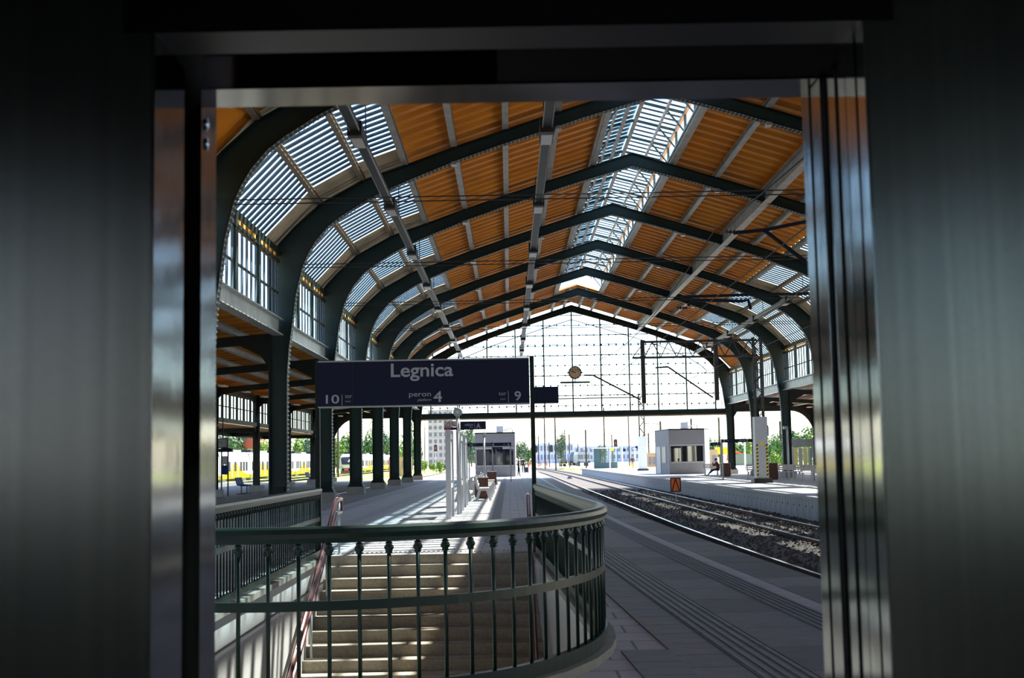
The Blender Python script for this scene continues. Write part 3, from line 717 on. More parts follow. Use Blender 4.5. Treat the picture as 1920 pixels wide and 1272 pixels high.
def strip_on(name, x0, x1, ya, yb, m_, curved=False, z=.006):
    ys = ysamp(ya,yb,30); mb = MB(); vs_ = []
    for y in ys: vs_ += [(x0+(g(y) if curved else 0),y,z),(x1+(g(y) if curved else 0),y,z)]
    mb.add(vs_, [(2*i,2*i+1,2*i+3,2*i+2) for i in range(len(ys)-1)]); return mb.build(name,m_,plat)
yn = 5.2+25.5*SL
for nm,a,b,mm in (('edge_strip',2.55,3.27,'slab_edge'),('white_line',2.35,2.55,'slab_white'),('grooved_strip',2.0,2.35,'slab_grey'),('paved_strip',1.32,2.0,'slab_grey'),('tactile_strip',.91,1.32,'slab_ridge')):
    strip_on(nm,a,b,yn,230,mm,True)
strip_on('white_line',-5.75,-5.38,23,240,'slab_white'); strip_on('tactile_strip',-4.28,-3.95,23,240,'slab_white'); strip_on('kerb_strip',-.50,-.26,24,112,'slab_grey')
strip_on('edge_strip',-7.9,-6.0,23,240,'slab_edge')
# bumps of the warning slabs at the head of the stairs
wb = MB()
for i in range(44):
    for j in range(3): wb.lathe([(.028,0),(.02,.012),(.001,.014)],6,(-3.0+i*.08,21.85+j*.09,.0))
tag(wb.build('warning_bumps','slab_white',plat),kind='stuff')
p3 = MB(); e3 = 11.0
p3.add([(e3,-50,0),(34,-50,0),(34,185,0),(e3-.6,185,0)],[(0,1,2,3)]); p3.add([(e3-.6,185,0),(34,185,0),(34,185,-.95),(e3-.6,185,-.95)],[(0,1,2,3)])
plat3 = struct('floor_platform_right','sunlit paved platform across the tracks',data=p3.mesh('floor_platform_right','paving_light'))
ex = lambda y: e3-.6*(y-20)/165
cp3 = MB(); cp3.add([(ex(20)-.12,20,.0),(ex(20)+.5,20,.006),(ex(185)+.5,185,.006),(ex(185)-.12,185,.0),(ex(20)-.12,20,-.10),(ex(185)-.12,185,-.10)],[(0,1,2,3),(0,3,5,4)]); cp3.build('edge_coping','slab_white',plat3)
wp = MB().box(-.03,.03,.01,.99,-.88,-.10).mesh('wall_panel','wall_panel'); holem = MB().box(-.04,-.028,.45,.55,-.42,-.36).mesh('drain_hole','black')
for i in range(165):
    y = 20+i; o = obj('wall_panel', wp, plat3, (ex(y)+.02,y,0))
    if 28 < y < 100: obj('drain_hole', holem, o)
p5 = MB(); p5.add([(-26,-50,0),(-10.9,-50,0),(-10.9,108,0),(-26,108,0)],[(0,1,2,3)]); p5.add([(-10.9,-50,0),(-10.9,108,0),(-10.95,108,-.6),(-10.95,-50,-.6)],[(0,1,2,3)]); p5.add([(-26,-50,0),(-26,108,0),(-26,108,-.95),(-26,-50,-.95)],[(0,1,2,3)]); p5.add([(-26,108,0),(-10.9,108,0),(-10.9,108,-.95),(-26,108,-.95)],[(0,1,2,3)])
struct('floor_platform_left','dark brick paved platform behind the left columns',data=p5.mesh('floor_platform_left','paving_brown'))

# stairs ------------------------------------------------------------------------
SR, ST, SYT = .161, .355, 21.55
st = struct('stairs','stone staircase going down from the platform to the subway')
for n in range(20):
    y1 = SYT-n*ST; z1 = -n*SR
    if n == 0: continue
    sm = MB(); sm.box(-3.10,.52,SYT-n*ST,SYT-(n-1)*ST+.03,z1-.20,z1); sm.box(-3.10,.52,SYT-n*ST-.018,SYT-n*ST+.03,z1-.035,z1)
    sm.build('step','step_stone',st)
tp = MB().box(-3.12,.50,SYT-.02,SYT+.3,-.2,-.002); tp.build('top_step','step_stone',st)
zb = -19*SR; MB().box(-3.4,1.0,7.9,SYT-19*ST,zb-.2,zb).build('landing','step_stone',st)
# walls of the stair well follow the railing line
def well_wall(name, pts, label, inset):
    w = struct(name,label); mb = MB(); n = len(pts)
    c = V((-1.25,15)); 
    vs_ = []
    for x,y in pts:
        for z in (-.02,-3.6): vs_.append((x,y,z))
    mb.add(vs_, [(2*i,2*i+1,2*i+3,2*i+2) for i in range(n-1)]); mb.build('facing','terrazzo',w); return w
left_pts = [p for p in RAILP if p[0] < -1.5]; right_pts = [p for p in RAILP if p[0] > -1.5]; mid = [left_pts[-1], right_pts[0]]
wl = well_wall('wall_stairwell_left',[(-3.02,21.55),(-3.02,11.4)]+[(x+.03,y+.03) for x,y in left_pts[2:]],'grey terrazzo wall on the left of the stairs',.1)
wr = well_wall('wall_stairwell_right',[(x,y+.03) for x,y in mid]+[(x-.03,y) for x,y in right_pts[1:]]+[(.39,21.55)],'grey terrazzo wall on the right of the stairs',.1)
# joint line and lower handrail ledge on the left wall
MB().box(-3.023,-3.005,11.5,21.4,-.36,-.345).build('joint','black',wl)
co = struct('trim_20','low stone kerb that carries the stair railing'); mb = MB(); mb.sweep([(x,y,.035) for x,y in RAILP],[(-.10,-.04),(.10,-.04),(.10,.03),(-.10,.03)]); mb.build('kerb_stone','coping',co)

# railing round the stairs --------------------------------------------------------
rl = thing('stair_railing','dark green railing with ball-collared balusters curving round the stair head','railing')
def smooth(pts, per=4):
    out = []
    for i in range(len(pts)-1):
        p0 = V(pts[max(i-1,0)]); p1 = V(pts[i]); p2 = V(pts[i+1]); p3_ = V(pts[min(i+2,len(pts)-1)])
        for t in range(per):
            t /= per; out.append(.5*((2*p1)+(p2-p0)*t+(2*p0-5*p1+4*p2-p3_)*t*t+(3*p1-p0-3*p2+p3_)*t**3))
    out.append(V(pts[-1])); return out
arc = smooth([(x,y,0) for x,y in RAILP[1:-1]]); path = [V((*RAILP[0],0))]+arc+[V((*RAILP[-1],0))]
MB().sweep([p+V((0,0,1.125)) for p in path],[(-.045,-.05),(.045,-.05),(.052,-.02),(.045,.01),(.02,.024),(-.02,.024),(-.045,.01),(-.052,-.02)]).build('handrail','green_rail',rl)
MB().sweep([p+V((0,0,1.065)) for p in path],[(-.03,-.02),(.03,-.02),(.03,.02),(-.03,.02)]).build('top_rail','green_rail',rl)
MB().sweep([p+V((0,0,.655)) for p in path],[(-.022,-.03),(.022,-.03),(.022,.03),(-.022,.03)]).build('middle_rail','green_rail',rl)
MB().sweep([p+V((0,0,.115)) for p in path],[(-.028,-.05),(.028,-.05),(.028,.05),(-.028,.05)]).build('bottom_rail','green_rail',rl)
bal = MB().tube([(0,0,.11),(0,0,1.07)],.0135,8).mesh('baluster','green_rail',True)
thin = MB().tube([(0,0,.11),(0,0,1.07)],.0105,6).mesh('baluster','green_rail',True)
kn = MB().lathe([(.012,.965),(.024,.972),(.020,.982),(.031,.998),(.031,1.010),(.020,1.026),(.024,1.036),(.012,1.043)],10).mesh('ball_collar','green_rail',True)
lens = [0]
for a,b in zip(path,path[1:]): lens.append(lens[-1]+(b-a).length)
def at_len(s_):
    i = max(q for q in range(len(lens)-1) if lens[q] <= s_); return path[i].lerp(path[i+1],(s_-lens[i])/(lens[i+1]-lens[i]))
s_ = .1; nb = 0
while s_ < lens[-1]:
    p = at_len(s_); front = p.y < 11.3
    o = obj('baluster', bal if front else thin, rl, p); 
    if front: obj('ball_collar', kn, o); s_ += .19
    else: obj('ball_collar', kn, o); s_ += .15
for x,y in (RAILP[0],RAILP[-1],RAILP[1],RAILP[-2]):
    MB().box(x-.035,x+.035,y-.035,y+.035,0,1.14).build('newel_post','green_rail',rl)
# stair handrails -------------------------------------------------------------------
def stairrail(label, x, wall):
    t = thing('stair_handrail', label, 'handrail')
    dz = lambda y: -(SYT-y)*SR/ST
    for h,r in ((.92,.040),(.70,.030)):
        top = (x,SYT+.55,h); pts = [(x,SYT+.15,h),(x,SYT-.1,h)]+[(x,y,h+dz(y)) for y in (SYT-.5,SYT-3,SYT-6)]
        MB().tube([top]+pts,r,10).build('rail','handrail_wood' ,t,True)
        MB().tube([(x+.001,a[1],a[2]+r*.9) for a in pts],.009,6).build('steel_cap','rail_top',t,True)
    MB().tube([(x,SYT+.55,.70),(x,SYT+.66,.74),(x,SYT+.66,.88),(x,SYT+.55,.92)],.026,8).build('end_loop','handrail_wood',t,True)
    for y in (SYT+.3,SYT-1.2,SYT-2.8,SYT-4.4):
        MB().tube([(x,y,(dz(y) if y<SYT else 0)+.9),(x,y,(dz(y) if y<SYT else 0)+.02)],.018,8).build('stanchion','galvanised',t,True)
stairrail('dark red stair handrail with steel caps against the left wall of the stairs', -2.90, -1)
stairrail('dark red stair handrail on the shaded right side of the stairs', .30, 1)
# ------------------------------------------------------------------ signs and platform furniture
def fit_text(parent, name, txt, x0, x1, yb, cap, Y, origin, m='sign_text', bold=.012, shear=0):
    """lettering whose left/right edge and baseline are read off in pixels, on the plane at depth Y"""
    p = PY(x0,yb,Y); k = Y/F
    o = lettering(name, txt, cap*k/.70, p-origin, parent, m, 'LEFT', bold=bold, shear=shear)
    w_ = max(v.co.x for v in o.data.vertices)-min(v.co.x for v in o.data.vertices); mn = min(v.co.x for v in o.data.vertices)
    sx = (x1-x0)*k/w_
    for v in o.data.vertices: v.co.x = (v.co.x-mn)*sx
    o.rotation_euler = (PI/2,0,0); return o
SY = 20.85
a = PY(596,679.5,SY); b = PY(993.5,762,SY); ztop, zbot = (PY(596,679.5,SY).z+PY(993,671,SY).z)/2, (PY(596,764,SY).z+PY(993,757,SY).z)/2
og = V((a.x,SY,0)); WS = b.x-a.x
sg = thing('platform_name_sign','large navy station name board reading Legnica on two dark posts','sign',tuple(og))
MB().box(0,WS,0,.14,zbot,ztop).build('board','sign_navy',sg)
for x in (-.05,WS+.01):
    MB().box(x,x+.07,.02,.12,0,ztop+.03).build('post','green_column',sg)
MB().box((661-596)/F*SY-.004,(661-596)/F*SY+.004,-.003,.0,zbot,ztop).build('seam','black',sg)
MB().box(0,WS,-.01,.15,ztop-.012,ztop+.012).build('frame_edge','grey_paint',sg); MB().box(0,WS,-.01,.15,zbot-.012,zbot+.01).build('frame_edge','grey_paint',sg)
YT = SY-.006
fit_text(sg,'station_name','Legnica',733,850,707,25,YT,og,bold=.016)
fit_text(sg,'track_number','10',611,636,757,16,YT,og); fit_text(sg,'track_word','tor',647,660,747,8,YT,og,bold=.0); fit_text(sg,'track_word','track',647,657.5,754.5,3.4,YT,og,bold=0)
fit_text(sg,'platform_word','peron',767,808,744,9.5,YT,og,bold=.004); fit_text(sg,'platform_word','platform',783,808.5,752.5,5,YT,og,bold=0,shear=.2); fit_text(sg,'platform_number','4',812.6,829,754,20,YT,og)
fit_text(sg,'track_word','tor',935,949,742,8,YT,og,bold=.0); fit_text(sg,'track_word','track',938,948,750,3.4,YT,og,bold=0); fit_text(sg,'track_number','9',965,977,751,17,YT,og)
for x0,y0,y1 in ((641.5,740,761),(953.5,733,755)):
    p, q = PY(x0,y1,YT)-og, PY(x0,y0,YT)-og; MB().box(p.x-.004,p.x+.004,-.009,-.003,p.z,q.z).build('divider','sign_text',sg)
p, q = PY(998,757,SY), PY(1047,725,SY); o2 = V((p.x,SY,0))
s2 = thing('side_sign','small blank navy sign bracketed to the post of the name board','sign',(p.x,SY,0))
xs_ = og.x+WS+.0805-p.x; MB().box(xs_,q.x-p.x,0.02,.12,p.z,q.z).build('board','sign_navy',s2); MB().box(xs_,xs_+.03,.01,.13,p.z+.05,q.z-.05).build('bracket','green_column',s2)

# display cases --------------------------------------------------------------------
def display_case(label, x, y, L=1.7):
    t = thing('display_case', label, 'notice board', (x,y,0), 0)
    for yy in (0,L): MB().box(-.07,.07,yy-.06,yy+.06,0,2.36).build('post','white_paint',t)
    MB().box(-.05,.05,.06,L-.06,2.12,2.26).build('header','white_paint',t); MB().box(-.05,.05,.06,L-.06,.80,.92).build('lower_rail','white_paint',t)
    MB().box(-.012,.012,.06,L-.06,.92,2.12).build('pane','glass',t); MB().box(.03,.036,.3,L-.3,1.0,2.05).build('poster','white_paint',t)
    for yy in (.5,L-.5): MB().box(-.03,.03,yy-.015,yy+.015,.92,2.12).build('divider','grey_paint',t)
display_case('white framed display case beside the sector A post, first behind the stairs', -1.62, 34.1)
display_case('white framed display case standing second behind the stairs', -1.48, 37.7)
display_case('white framed display case standing just in front of the benches', -1.50, 42.3)

# ring-topped posts with sector signs ------------------------------------------------
def ring_post(label, pxx, pyt, pyr, Y, rpx, xoff=None):
    p = PY(pxx,pyr,Y); t = thing('ring_post', label, 'post', (p.x,Y,0)); k = Y/F; r = rpx*k
    MB().tube([(0,0,0),(0,0,p.z-r*.8)],.055,10).build('post','grey_paint',t,True)
    m = MB(); m.lathe([(r*.45,-.05),(r,-.05),(r*1.05,0),(r,.05),(r*.45,.05)],20); m.xf(Matrix.Translation((0,0,p.z)) @ Matrix.Rotation(PI/2,4,'X')); m.build('ring','grey_paint',t,True)
    m = MB(); m.lathe([(.001,-.065),(r*.4,-.065),(r*.4,.06),(.001,.06)],16); m.xf(Matrix.Translation((0,0,p.z)) @ Matrix.Rotation(PI/2,4,'X')); m.build('hub','lamp_lens',t)
    MB().tube([(0,0,p.z+r),(0,0,p.z+r*2.0)],.02,6).build('finial','grey_paint',t)
    return t, V((p.x,Y,0))
rp, ro = ring_post('grey post with a ring head and navy sector A sign behind the display case', 858, 765, 773, 36.8, 8.2)
def board_px(parent, org, name, m, x0, x1, y0, y1, Y, th=.05):
    p, q = PY(x0,y1,Y)-org, PY(x1,y0,Y)-org; return MB().box(p.x,q.x,p.y-th,p.y,p.z,q.z).build(name,m,parent)
board_px(rp,ro,'sector_board','sign_navy',863,911,790,806.5,36.8)
fit_text(rp,'sector_word','sektor',871.5,887.5,799,5,36.74,ro,bold=.004); fit_text(rp,'sector_word','sector',880,887,802.5,2.6,36.74,ro,bold=0); fit_text(rp,'sector_letter','A',893,901,803.5,9.5,36.74,ro)
p = PY(890,804,36.74)-ro; MB().box(p.x-.004,p.x+.004,p.y-.004,p.y,p.z,p.z+.15).build('divider','sign_text',rp)
board_px(rp,ro,'pictogram_board','white_paint',832.5,857,789.5,801.5,36.8); board_px(rp,ro,'pictogram_base','sign_navy',833,857,801.5,807,36.8)
m = MB(); c = PY(851.5,795.5,36.74)-ro; m.tube([c+V((-.06,-.006,.06)),c+V((-.045,-.006,0)),c+V((.0,-.006,-.05)),c+V((.05,-.006,-.06))],.014,6); m.build('telephone_symbol','red',rp)
m = MB(); c = PY(839,796,36.74)-ro; m.beam(c+V((-.08,-.004,-.07)),c+V((.08,-.004,-.07)),.012,.004,(0,1,0)); m.beam(c+V((-.08,-.004,-.07)),c+V((.06,-.004,.08)),.012,.004,(0,1,0)); m.beam(c+V((.07,-.004,-.07)),c+V((.07,-.004,.05)),.012,.004,(0,1,0)); m.build('ramp_symbol','black',rp)
p = PY(833,803,36.74)-ro; MB().box(p.x,p.x+.2,p.y-.006,p.y-.001,p.z-.02,p.z+.02).build('red_stripe','red',rp)
rp2, ro2 = ring_post('thin grey post with a ring head standing among the benches', 907.5, 812, 816, 63.5, 3.6)
rp3, ro3 = ring_post('thin grey post with a small navy sector A sign in front of the near kiosk', 923, 828, 829, 98.0, 1.4)
board_px(rp3,ro3,'sector_board','sign_navy',923.5,942,838.5,843.5,98.0); fit_text(rp3,'sector_letter','A',934.5,938.5,843,3.6,97.93,ro3,bold=0); fit_text(rp3,'sector_word','sektor',927,933,842,1.6,97.93,ro3,bold=0)
def long_sign(label, x0, x1, y0, y1, Y, posts, yb, texts):
    p, q = PY(x0,y1,Y), PY(x1,y0,Y); og = V((p.x,Y,0)); t = thing('platform_number_sign', label, 'sign', tuple(og))
    MB().box(0,q.x-p.x,-.06,.06,p.z,q.z).build('board','sign_navy',t)
    for x in posts: xx = PY(x,y0,Y).x-p.x; MB().box(xx-.04,xx+.04,-.03,.09,0,q.z+.02).build('post','grey_paint',t)
    for nm,tx,a_,b_,yy,cap in texts: fit_text(t,nm,tx,a_,b_,yy,cap,Y-.07,og,bold=.006)
    return t
long_sign('navy sign board for platform 4 in front of the near kiosk',876,958.5,830,838,88.0,(879,957),0,[('track_number','10',881,887,837.2,4.6),('track_word','tor',889.5,893,834.5,2),('platform_word','peron',910.5,921,834.8,2.6),('platform_number','4',922,926.5,837,5.6),('track_word','tor',944,947.5,834.5,2),('track_number','9',951.5,955,836.6,4.8)])
long_sign('navy sign board for platform 3 between two posts on the platform across the tracks',1352.5,1415,823,830.5,82.0,(1353.5,1413),0,[('track_number','8',1356,1359.5,829.4,4.8),('track_word','tor',1362,1366.5,827,2),('platform_word','peron',1386,1397.5,827.6,2.8),('platform_number','3',1398.5,1402.5,829,5.6)])
long_sign('short navy sector sign beside the far kiosk',1332,1350,829.8,836.4,96.0,(1351,),0,[('sector_word','sektor',1336,1342,834,2),('sector_letter','A',1344,1347.5,835.2,4.2)])

# benches ---------------------------------------------------------------------------------
def make_bench(label, cat_group, loc, rz):
    t = thing('platform_bench', label, 'bench', loc, rz, cat_group)
    for y in (0,.95,1.9):
        m = MB()
        m.prism([(-.28,0),(-.20,0),(-.08,.38),(.14,.38),(.26,0),(.34,0),(.20,.45),(-.14,.45)],y-.03,y+.03,'y'); m.build('leg_frame','white_paint',t)
        m = MB(); m.prism([(-.12,.42),(-.20,.42),(-.33,.88),(-.26,.88)],y-.025,y+.025,'y'); m.build('back_bracket','white_paint',t)
    for i in range(4): MB().box(-.12+i*.095,-.045+i*.095,-.1,2.0,.45,.48).build('seat_slat','bench_slat',t)
    for i in range(3):
        z = .56+i*.12; x = -.175-.034*i*1.0; m = MB(); m.box(x-.015,x+.015,-.1,2.0,z,z+.085); m.build('back_slat','bench_slat',t)
    return t
B1 = 'platform benches beside the near kiosk walkway'
b0 = make_bench('white framed slatted bench with open end frame nearest the stairs', B1, (-1.03,48.2,0), 0)
for x,y,lab in ((-1.03,52.6,'white framed slatted bench second in the row, just behind the first wooden bin'),(-1.03,56.2,'white framed slatted bench third in the row behind the stairs'),(-1.03,59.9,'white framed slatted bench fourth in the row behind the stairs'),(-1.03,66.4,'white framed slatted bench fifth in the row, before the second wooden bin'),(-1.03,77,'white framed slatted bench behind the second wooden bin')):
    dup(b0,(x,y,0),0,lab)
for x,y,lab in ((-1.75,48.3,'slatted bench backing onto the bench nearest the stairs'),(-1.75,56.3,'slatted bench backing onto the third bench of the row'),(-1.75,66.6,'slatted bench backing onto the fifth bench of the row')):
    o = dup(b0,(x,y+1.9,0),PI,lab)
def make_bin(label, loc, w=.5, h=.82, group=None):
    t = thing('waste_bin', label, 'bin', loc, 0, group); n = 5
    for i in range(n):
        x0 = -w/2+i*w/n; MB().box(x0+.004,x0+w/n-.004,-w/2,-w/2+.03,.05,h).build('front_board','wood_brown',t)
    for s in (-1,1): MB().box(s*w/2-.015,s*w/2+.015,-w/2,w/2,.05,h).build('side_board','wood_brown',t)
    MB().box(-w/2,w/2,w/2-.03,w/2,.05,h).build('back_board','wood_brown',t); MB().box(-w/2-.02,w/2+.02,-w/2-.02,w/2+.02,h,h+.03).build('rim','white_paint',t); MB().box(-w/2+.03,w/2-.03,-w/2+.03,w/2-.03,.0,.06).build('base','black',t)
    return t
make_bin('tall brown boarded bin behind the bench nearest the stairs',(-1.13,51.5,0),.5,.82); make_bin('brown boarded bin behind the fifth bench',(-1.03,75,0),.5,.82)

# kiosks ------------------------------------------------------------------------------------
def kiosk(label, plan, h, w0, w1, z0, z1, side_win=None, name='ticket_kiosk'):
    c = V((sum(p[0] for p in plan)/len(plan), sum(p[1] for p in plan)/len(plan),0)); t = thing(name,label,'kiosk',tuple(c))
    P = [(x-c.x,y-c.y) for x,y in plan]; n = len(P)
    for i in range(n):                              # one wall panel per side, the window side built round its opening
        a_, b_ = V((*P[i],0)), V((*P[(i+1)%n],0)); d = (b_-a_).normalized(); nrm = V((d.y,-d.x,0)); m = MB()
        def quad(u0,u1,za,zb,th=.12,out=0):
            m.beam(a_+d*u0-nrm*(th/2-out)+V((0,0,(za+zb)/2)), a_+d*u1-nrm*(th/2-out)+V((0,0,(za+zb)/2)), th, zb-za)
        L = (b_-a_).length
        if i == w0:
            quad(0,L,0,z0); quad(0,L,z1,h); quad(0,.15,z0,z1); quad(L-.15,L,z0,z1); m.build('front_wall','kiosk_grey',t)
            m = MB(); quad(.12,L-.12,z0-.10,z0,.22,.08); m.build('counter','kiosk_band',t)
            m = MB(); quad(.05,L-.05,z1,z1+.14,.14,.03); m.build('lintel_band','kiosk_band',t)
            npan = 4
            for q in range(npan):
                m = MB(); u0 = .15+q*(L-.3)/npan; quad(u0+.02,u0+(L-.3)/npan-.02,z0+.02,z1-.02,.02,-.06); m.build('pane','glass_dark',t)
                m = MB(); quad(u0-.02,u0+.02,z0,z1,.06,-.04); m.build('window_post','black',t)
        else:
            quad(0,L,0,h); w_ = m.build('side_wall','kiosk_grey',t)
            if side_win == i:
                m = MB(); quad(L*.52,L*.78,1.0,2.3,.04,.03); m.build('side_window','far_window',t); m = MB(); quad(L*.10,L*.40,.05,2.35,.04,.03); m.build('door','grey_paint',t)
                m = MB(); quad(L*.50,L*.80,2.3,2.38,.06,.04); m.build('window_frame','kiosk_band',t); m = MB(); quad(L*.50,L*.80,.93,1.0,.06,.04); m.build('window_frame','kiosk_band',t)
    MB().prism(P,h-.1,h,'z').build('roof','kiosk_band',t)
    MB().box(-.25,.35,-.3,.2,h,h+.62).build('cooling_unit','grey_paint',t)
    MB().tube([(.35,-.05,h+.22),(.7,-.05,h+.30),(.95,-.05,h+.45),(1.15,-.05,h+.35),(1.18,-.05,h)],.05,8).build('roof_pipe','grey_paint',t,True)
    MB().prism([(x*.97,y*.97) for x,y in P],.02,.1,'z').build('plinth','grey_paint',t)
    MB().box(-.8,.9,.2,.6,.1,1.0).build('inner_desk','wood_brown',t)
    return t
def gx(px, Y): return PY(px,861,Y).x
kiosk('grey kiosk with wide dark window on the near platform behind the benches',[(gx(891,112),112),(gx(966,112),112),(gx(967,113.2),113.2),(gx(968,119),119),(gx(894,119),119)],3.88,0,0,1.02,2.42)
kiosk('grey angular kiosk with long dark window on the platform across the tracks',[(gx(1229,113),113),(gx(1255,107),107),(gx(1322,107),107),(gx(1331,109),109),(gx(1331,115),115),(gx(1236,116.5),116.5)],3.80,1,0,1.05,2.36,side_win=0)

# wooden bin, bollards, benches on the far platform ------------------------------------------
make_bin('brown bin beside the seated man',(gx(1359,92),92,0),.62,.95)
make_bin('dark red bin behind the striped mast cover',(gx(1446,78),78,0),.62,1.0)
B3 = 'benches on the platform across the tracks'
for px,Y,r_,lab in ((1402,80,-PI/2,'white bench left of the striped mast cover'),(1440,79,-PI/2,'white bench right behind the striped mast cover'),(1462,77,-PI/2,'white bench beside the camera post'),(1504,72,-PI/2,'white bench below the poster case'),(1321,97.5,-PI/2,'white bench under the seated man')):
    o = dup(b0,(gx(px,Y),Y,0),r_,lab,B3)
pc = thing('poster_case','glazed poster case with yellow posters on two white posts','notice board',(gx(1487,73),73,0)); k = 73/F
for s in (0,1): MB().box(s*1.15-.04,s*1.15+.04,-.04,.04,0,2.3).build('post','white_paint',pc)
MB().box(-.04,.70,-.05,.05,1.95,2.36).build('header','grey_paint',pc); MB().box(.70,1.19,-.05,.05,1.95,2.36).build('header','grey_paint',pc)
for i,mm in enumerate(('yellow','white_paint','yellow','grey_paint')): MB().box(.05+i*.27,.26+i*.27,-.03,.02,.85,1.85).build('poster',mm,pc)
MB().box(0,1.15,-.035,-.03,.8,1.9).build('pane','glass',pc); MB().box(0,1.15,-.05,.05,.72,.80).build('lower_rail','white_paint',pc)
cpst = thing('camera_post','tall white post with a pale surveillance camera head','post',(gx(1478,75),75,0)); zc = PY(1475,805,75).z
MB().tube([(0,0,0),(0,0,zc)],.06,10).build('post','white_paint',cpst,True); MB().box(-.22,.18,-.15,.15,zc,zc+.16).build('camera_housing','white_paint',cpst)
m = MB(); m.lathe([(.001,0),(.09,0),(.09,.06),(.001,.06)],12); m.xf(Matrix.Translation((.1,-.15,zc+.08)) @ Matrix.Rotation(PI/2,4,'X')); m.build('lens','lamp_case',cpst)

# platform on the left : information stand with clock, benches
ist = thing('information_stand','dark information stand with pale boards on the left platform','notice board',(gx(415.5,63),63,0)); kx = 63/F
for x in (0,12*kx): MB().box(x-.03,x+.03,-.03,.03,0,2.2).build('post','iron_brown',ist)
MB().box(0,12*kx,-.02,.02,1.55,1.95).build('board','grey_paint',ist); MB().box(0,12*kx,-.02,.02,1.05,1.50).build('board','blue_paint',ist)
MB().prism([(-.15,2.15),(.55,2.15),(.5,2.30),(.2,2.38),(-.1,2.30)],-.15,.15,'y').build('hood','train_dark',ist)
p = PY(418,831.5,62.7); pk = thing('platform_clock','square dark station clock hanging over the left platform','clock',(p.x,62.7,p.z))
MB().box(-.26,.26,-.1,.1,-.24,.24).build('case','green_column',pk); MB().box(-.22,.22,-.105,-.1,-.20,.20).build('face','grey_paint',pk); MB().box(-.02,.02,-.02,.02,.24,5.55-p.z).build('hanger','green_column',pk)
for nm,a_,l in (('hour_hand',-1.36,.11),('minute_hand',-1.15,.17)): MB().beam((0,-.108,0),(math.sin(a_)*l,-.108,math.cos(a_)*l),.02,.004,(0,1,0)).build(nm,'black',pk)
def blue_bench(label, x, y):
    t = thing('seat_row',label,'bench',(x,y,0),0,'blue seat rows on the left platform')
    for i in range(3):
        m = MB(); m.prism([(-.22,.45),(.2,.42),(.24,.46),(-.18,.50),(-.30,.86),(-.34,.85)],i*.55+.03,i*.55+.50,'y'); m.build('seat','blue_paint',t)
    for y_ in (.1,1.5): MB().beam((0,y_,0),(0,y_,.45),.05,.05,(0,1,0)).build('leg','iron_brown',t); MB().box(-.25,.25,y_-.03,y_+.03,0,.04).build('foot','iron_brown',t)
    MB().box(-.03,.03,0,1.6,.40,.44).build('beam','iron_brown',t)
    return t
blue_bench('row of blue seats beside the information stand',gx(452,66),66); blue_bench('row of blue seats further along the left platform',gx(580,95),95)
# ------------------------------------------------------------------ overhead line
def lattice(mb, p0, p1, w, step=.6, r=.03, depth=None):
    """square lattice mast between two points"""
    p0 = V(p0); p1 = V(p1); d = (p1-p0); L = d.length; d.normalize(); a = V((0,1,0)) if abs(d.y) < .9 else V((1,0,0)); b = d.cross(a).normalized(); a = b.cross(d).normalized(); dp = depth or w
    cs = [(-1,-1),(1,-1),(1,1),(-1,1)]
    for i,j in cs: mb.beam(p0+a*i*dp/2+b*j*w/2, p1+a*i*dp/2+b*j*w/2, r*2, r*2, tuple(a))
    n = max(2,int(L/step))
    for q in range(n):
        s0, s1 = L*q/n, L*(q+1)/n
        for e in (-1,1):
            f0, f1 = (-1,1) if q%2 else (1,-1)
            mb.beam(p0+d*s0+a*e*dp/2+b*f0*w/2, p0+d*s1+a*e*dp/2+b*f1*w/2, r*1.2, r*1.2, tuple(a))
            mb.beam(p0+d*s0+b*e*w/2+a*f0*dp/2, p0+d*s1+b*e*w/2+a*f1*dp/2, r*1.2, r*1.2, tuple(b))
    return mb
def insulator(p, d, n=4, r=.07):
    m = MB(); q = V((0,0,1)).rotation_difference(V(d).normalized()).to_matrix().to_4x4(); prof = [(.02,0)]
    for i in range(n): prof += [(.02,.02+i*.09),(r,.05+i*.09),(.02,.08+i*.09)]
    m.lathe(prof,8); m.xf(Matrix.Translation(V(p)) @ q); return m
# gantry over the two tracks at the striped mast
GY = 70.0
gx0 = PY(1427,861,GY).x
gt = thing('catenary_gantry','rusty lattice gantry over the tracks with its mast foot boxed in white','gantry',(gx0,GY,0))
zt, zb_ = PY(1418,637.7,GY).z, PY(1409,667,GY).z
lattice(MB(),(0,0,.3),(0,0,zt+.15),.42,.5,.035).build('mast','iron_brown',gt)
xl = PY(1208,650,GY).x-gx0; xl2 = PY(1186,677,GY).x-gx0
tr = MB(); tr.beam((0,0,zt),(xl,0,zt),.12,.12); tr.beam((0,0,zb_),(xl2,0,zb_),.10,.10); tr.beam((xl,0,zt),(xl2,0,zb_),.05,.05,(0,1,0)); n = 14
for i in range(n):
    xa, xb = xl*i/n, xl*(i+1)/n; tr.beam((xa,0,zt if i%2 else zb_),(xb,0,zb_ if i%2 else zt),.05,.05,(0,1,0))
tr.build('cross_truss','iron_brown',gt)
for px,yb in ((1206,757),(1343,751)):
    x = PY(px,700,GY).x-gx0; z1 = PY(px,yb,GY).z; MB().box(x-.11,x+.11,-.11,.11,z1,zt+.1).build('drop_post','iron_brown',gt)
a_, b_ = PY(1252,688,GY)-V((gx0,GY,0)), PY(1337,746,GY)-V((gx0,GY,0)); arm = MB(); arm.tube([a_,b_],.045,8); c_ = PY(1229,690,GY)-V((gx0,GY,0)); arm.tube([a_,c_],.045,8); arm.build('cantilever_arm','iron_brown',gt)
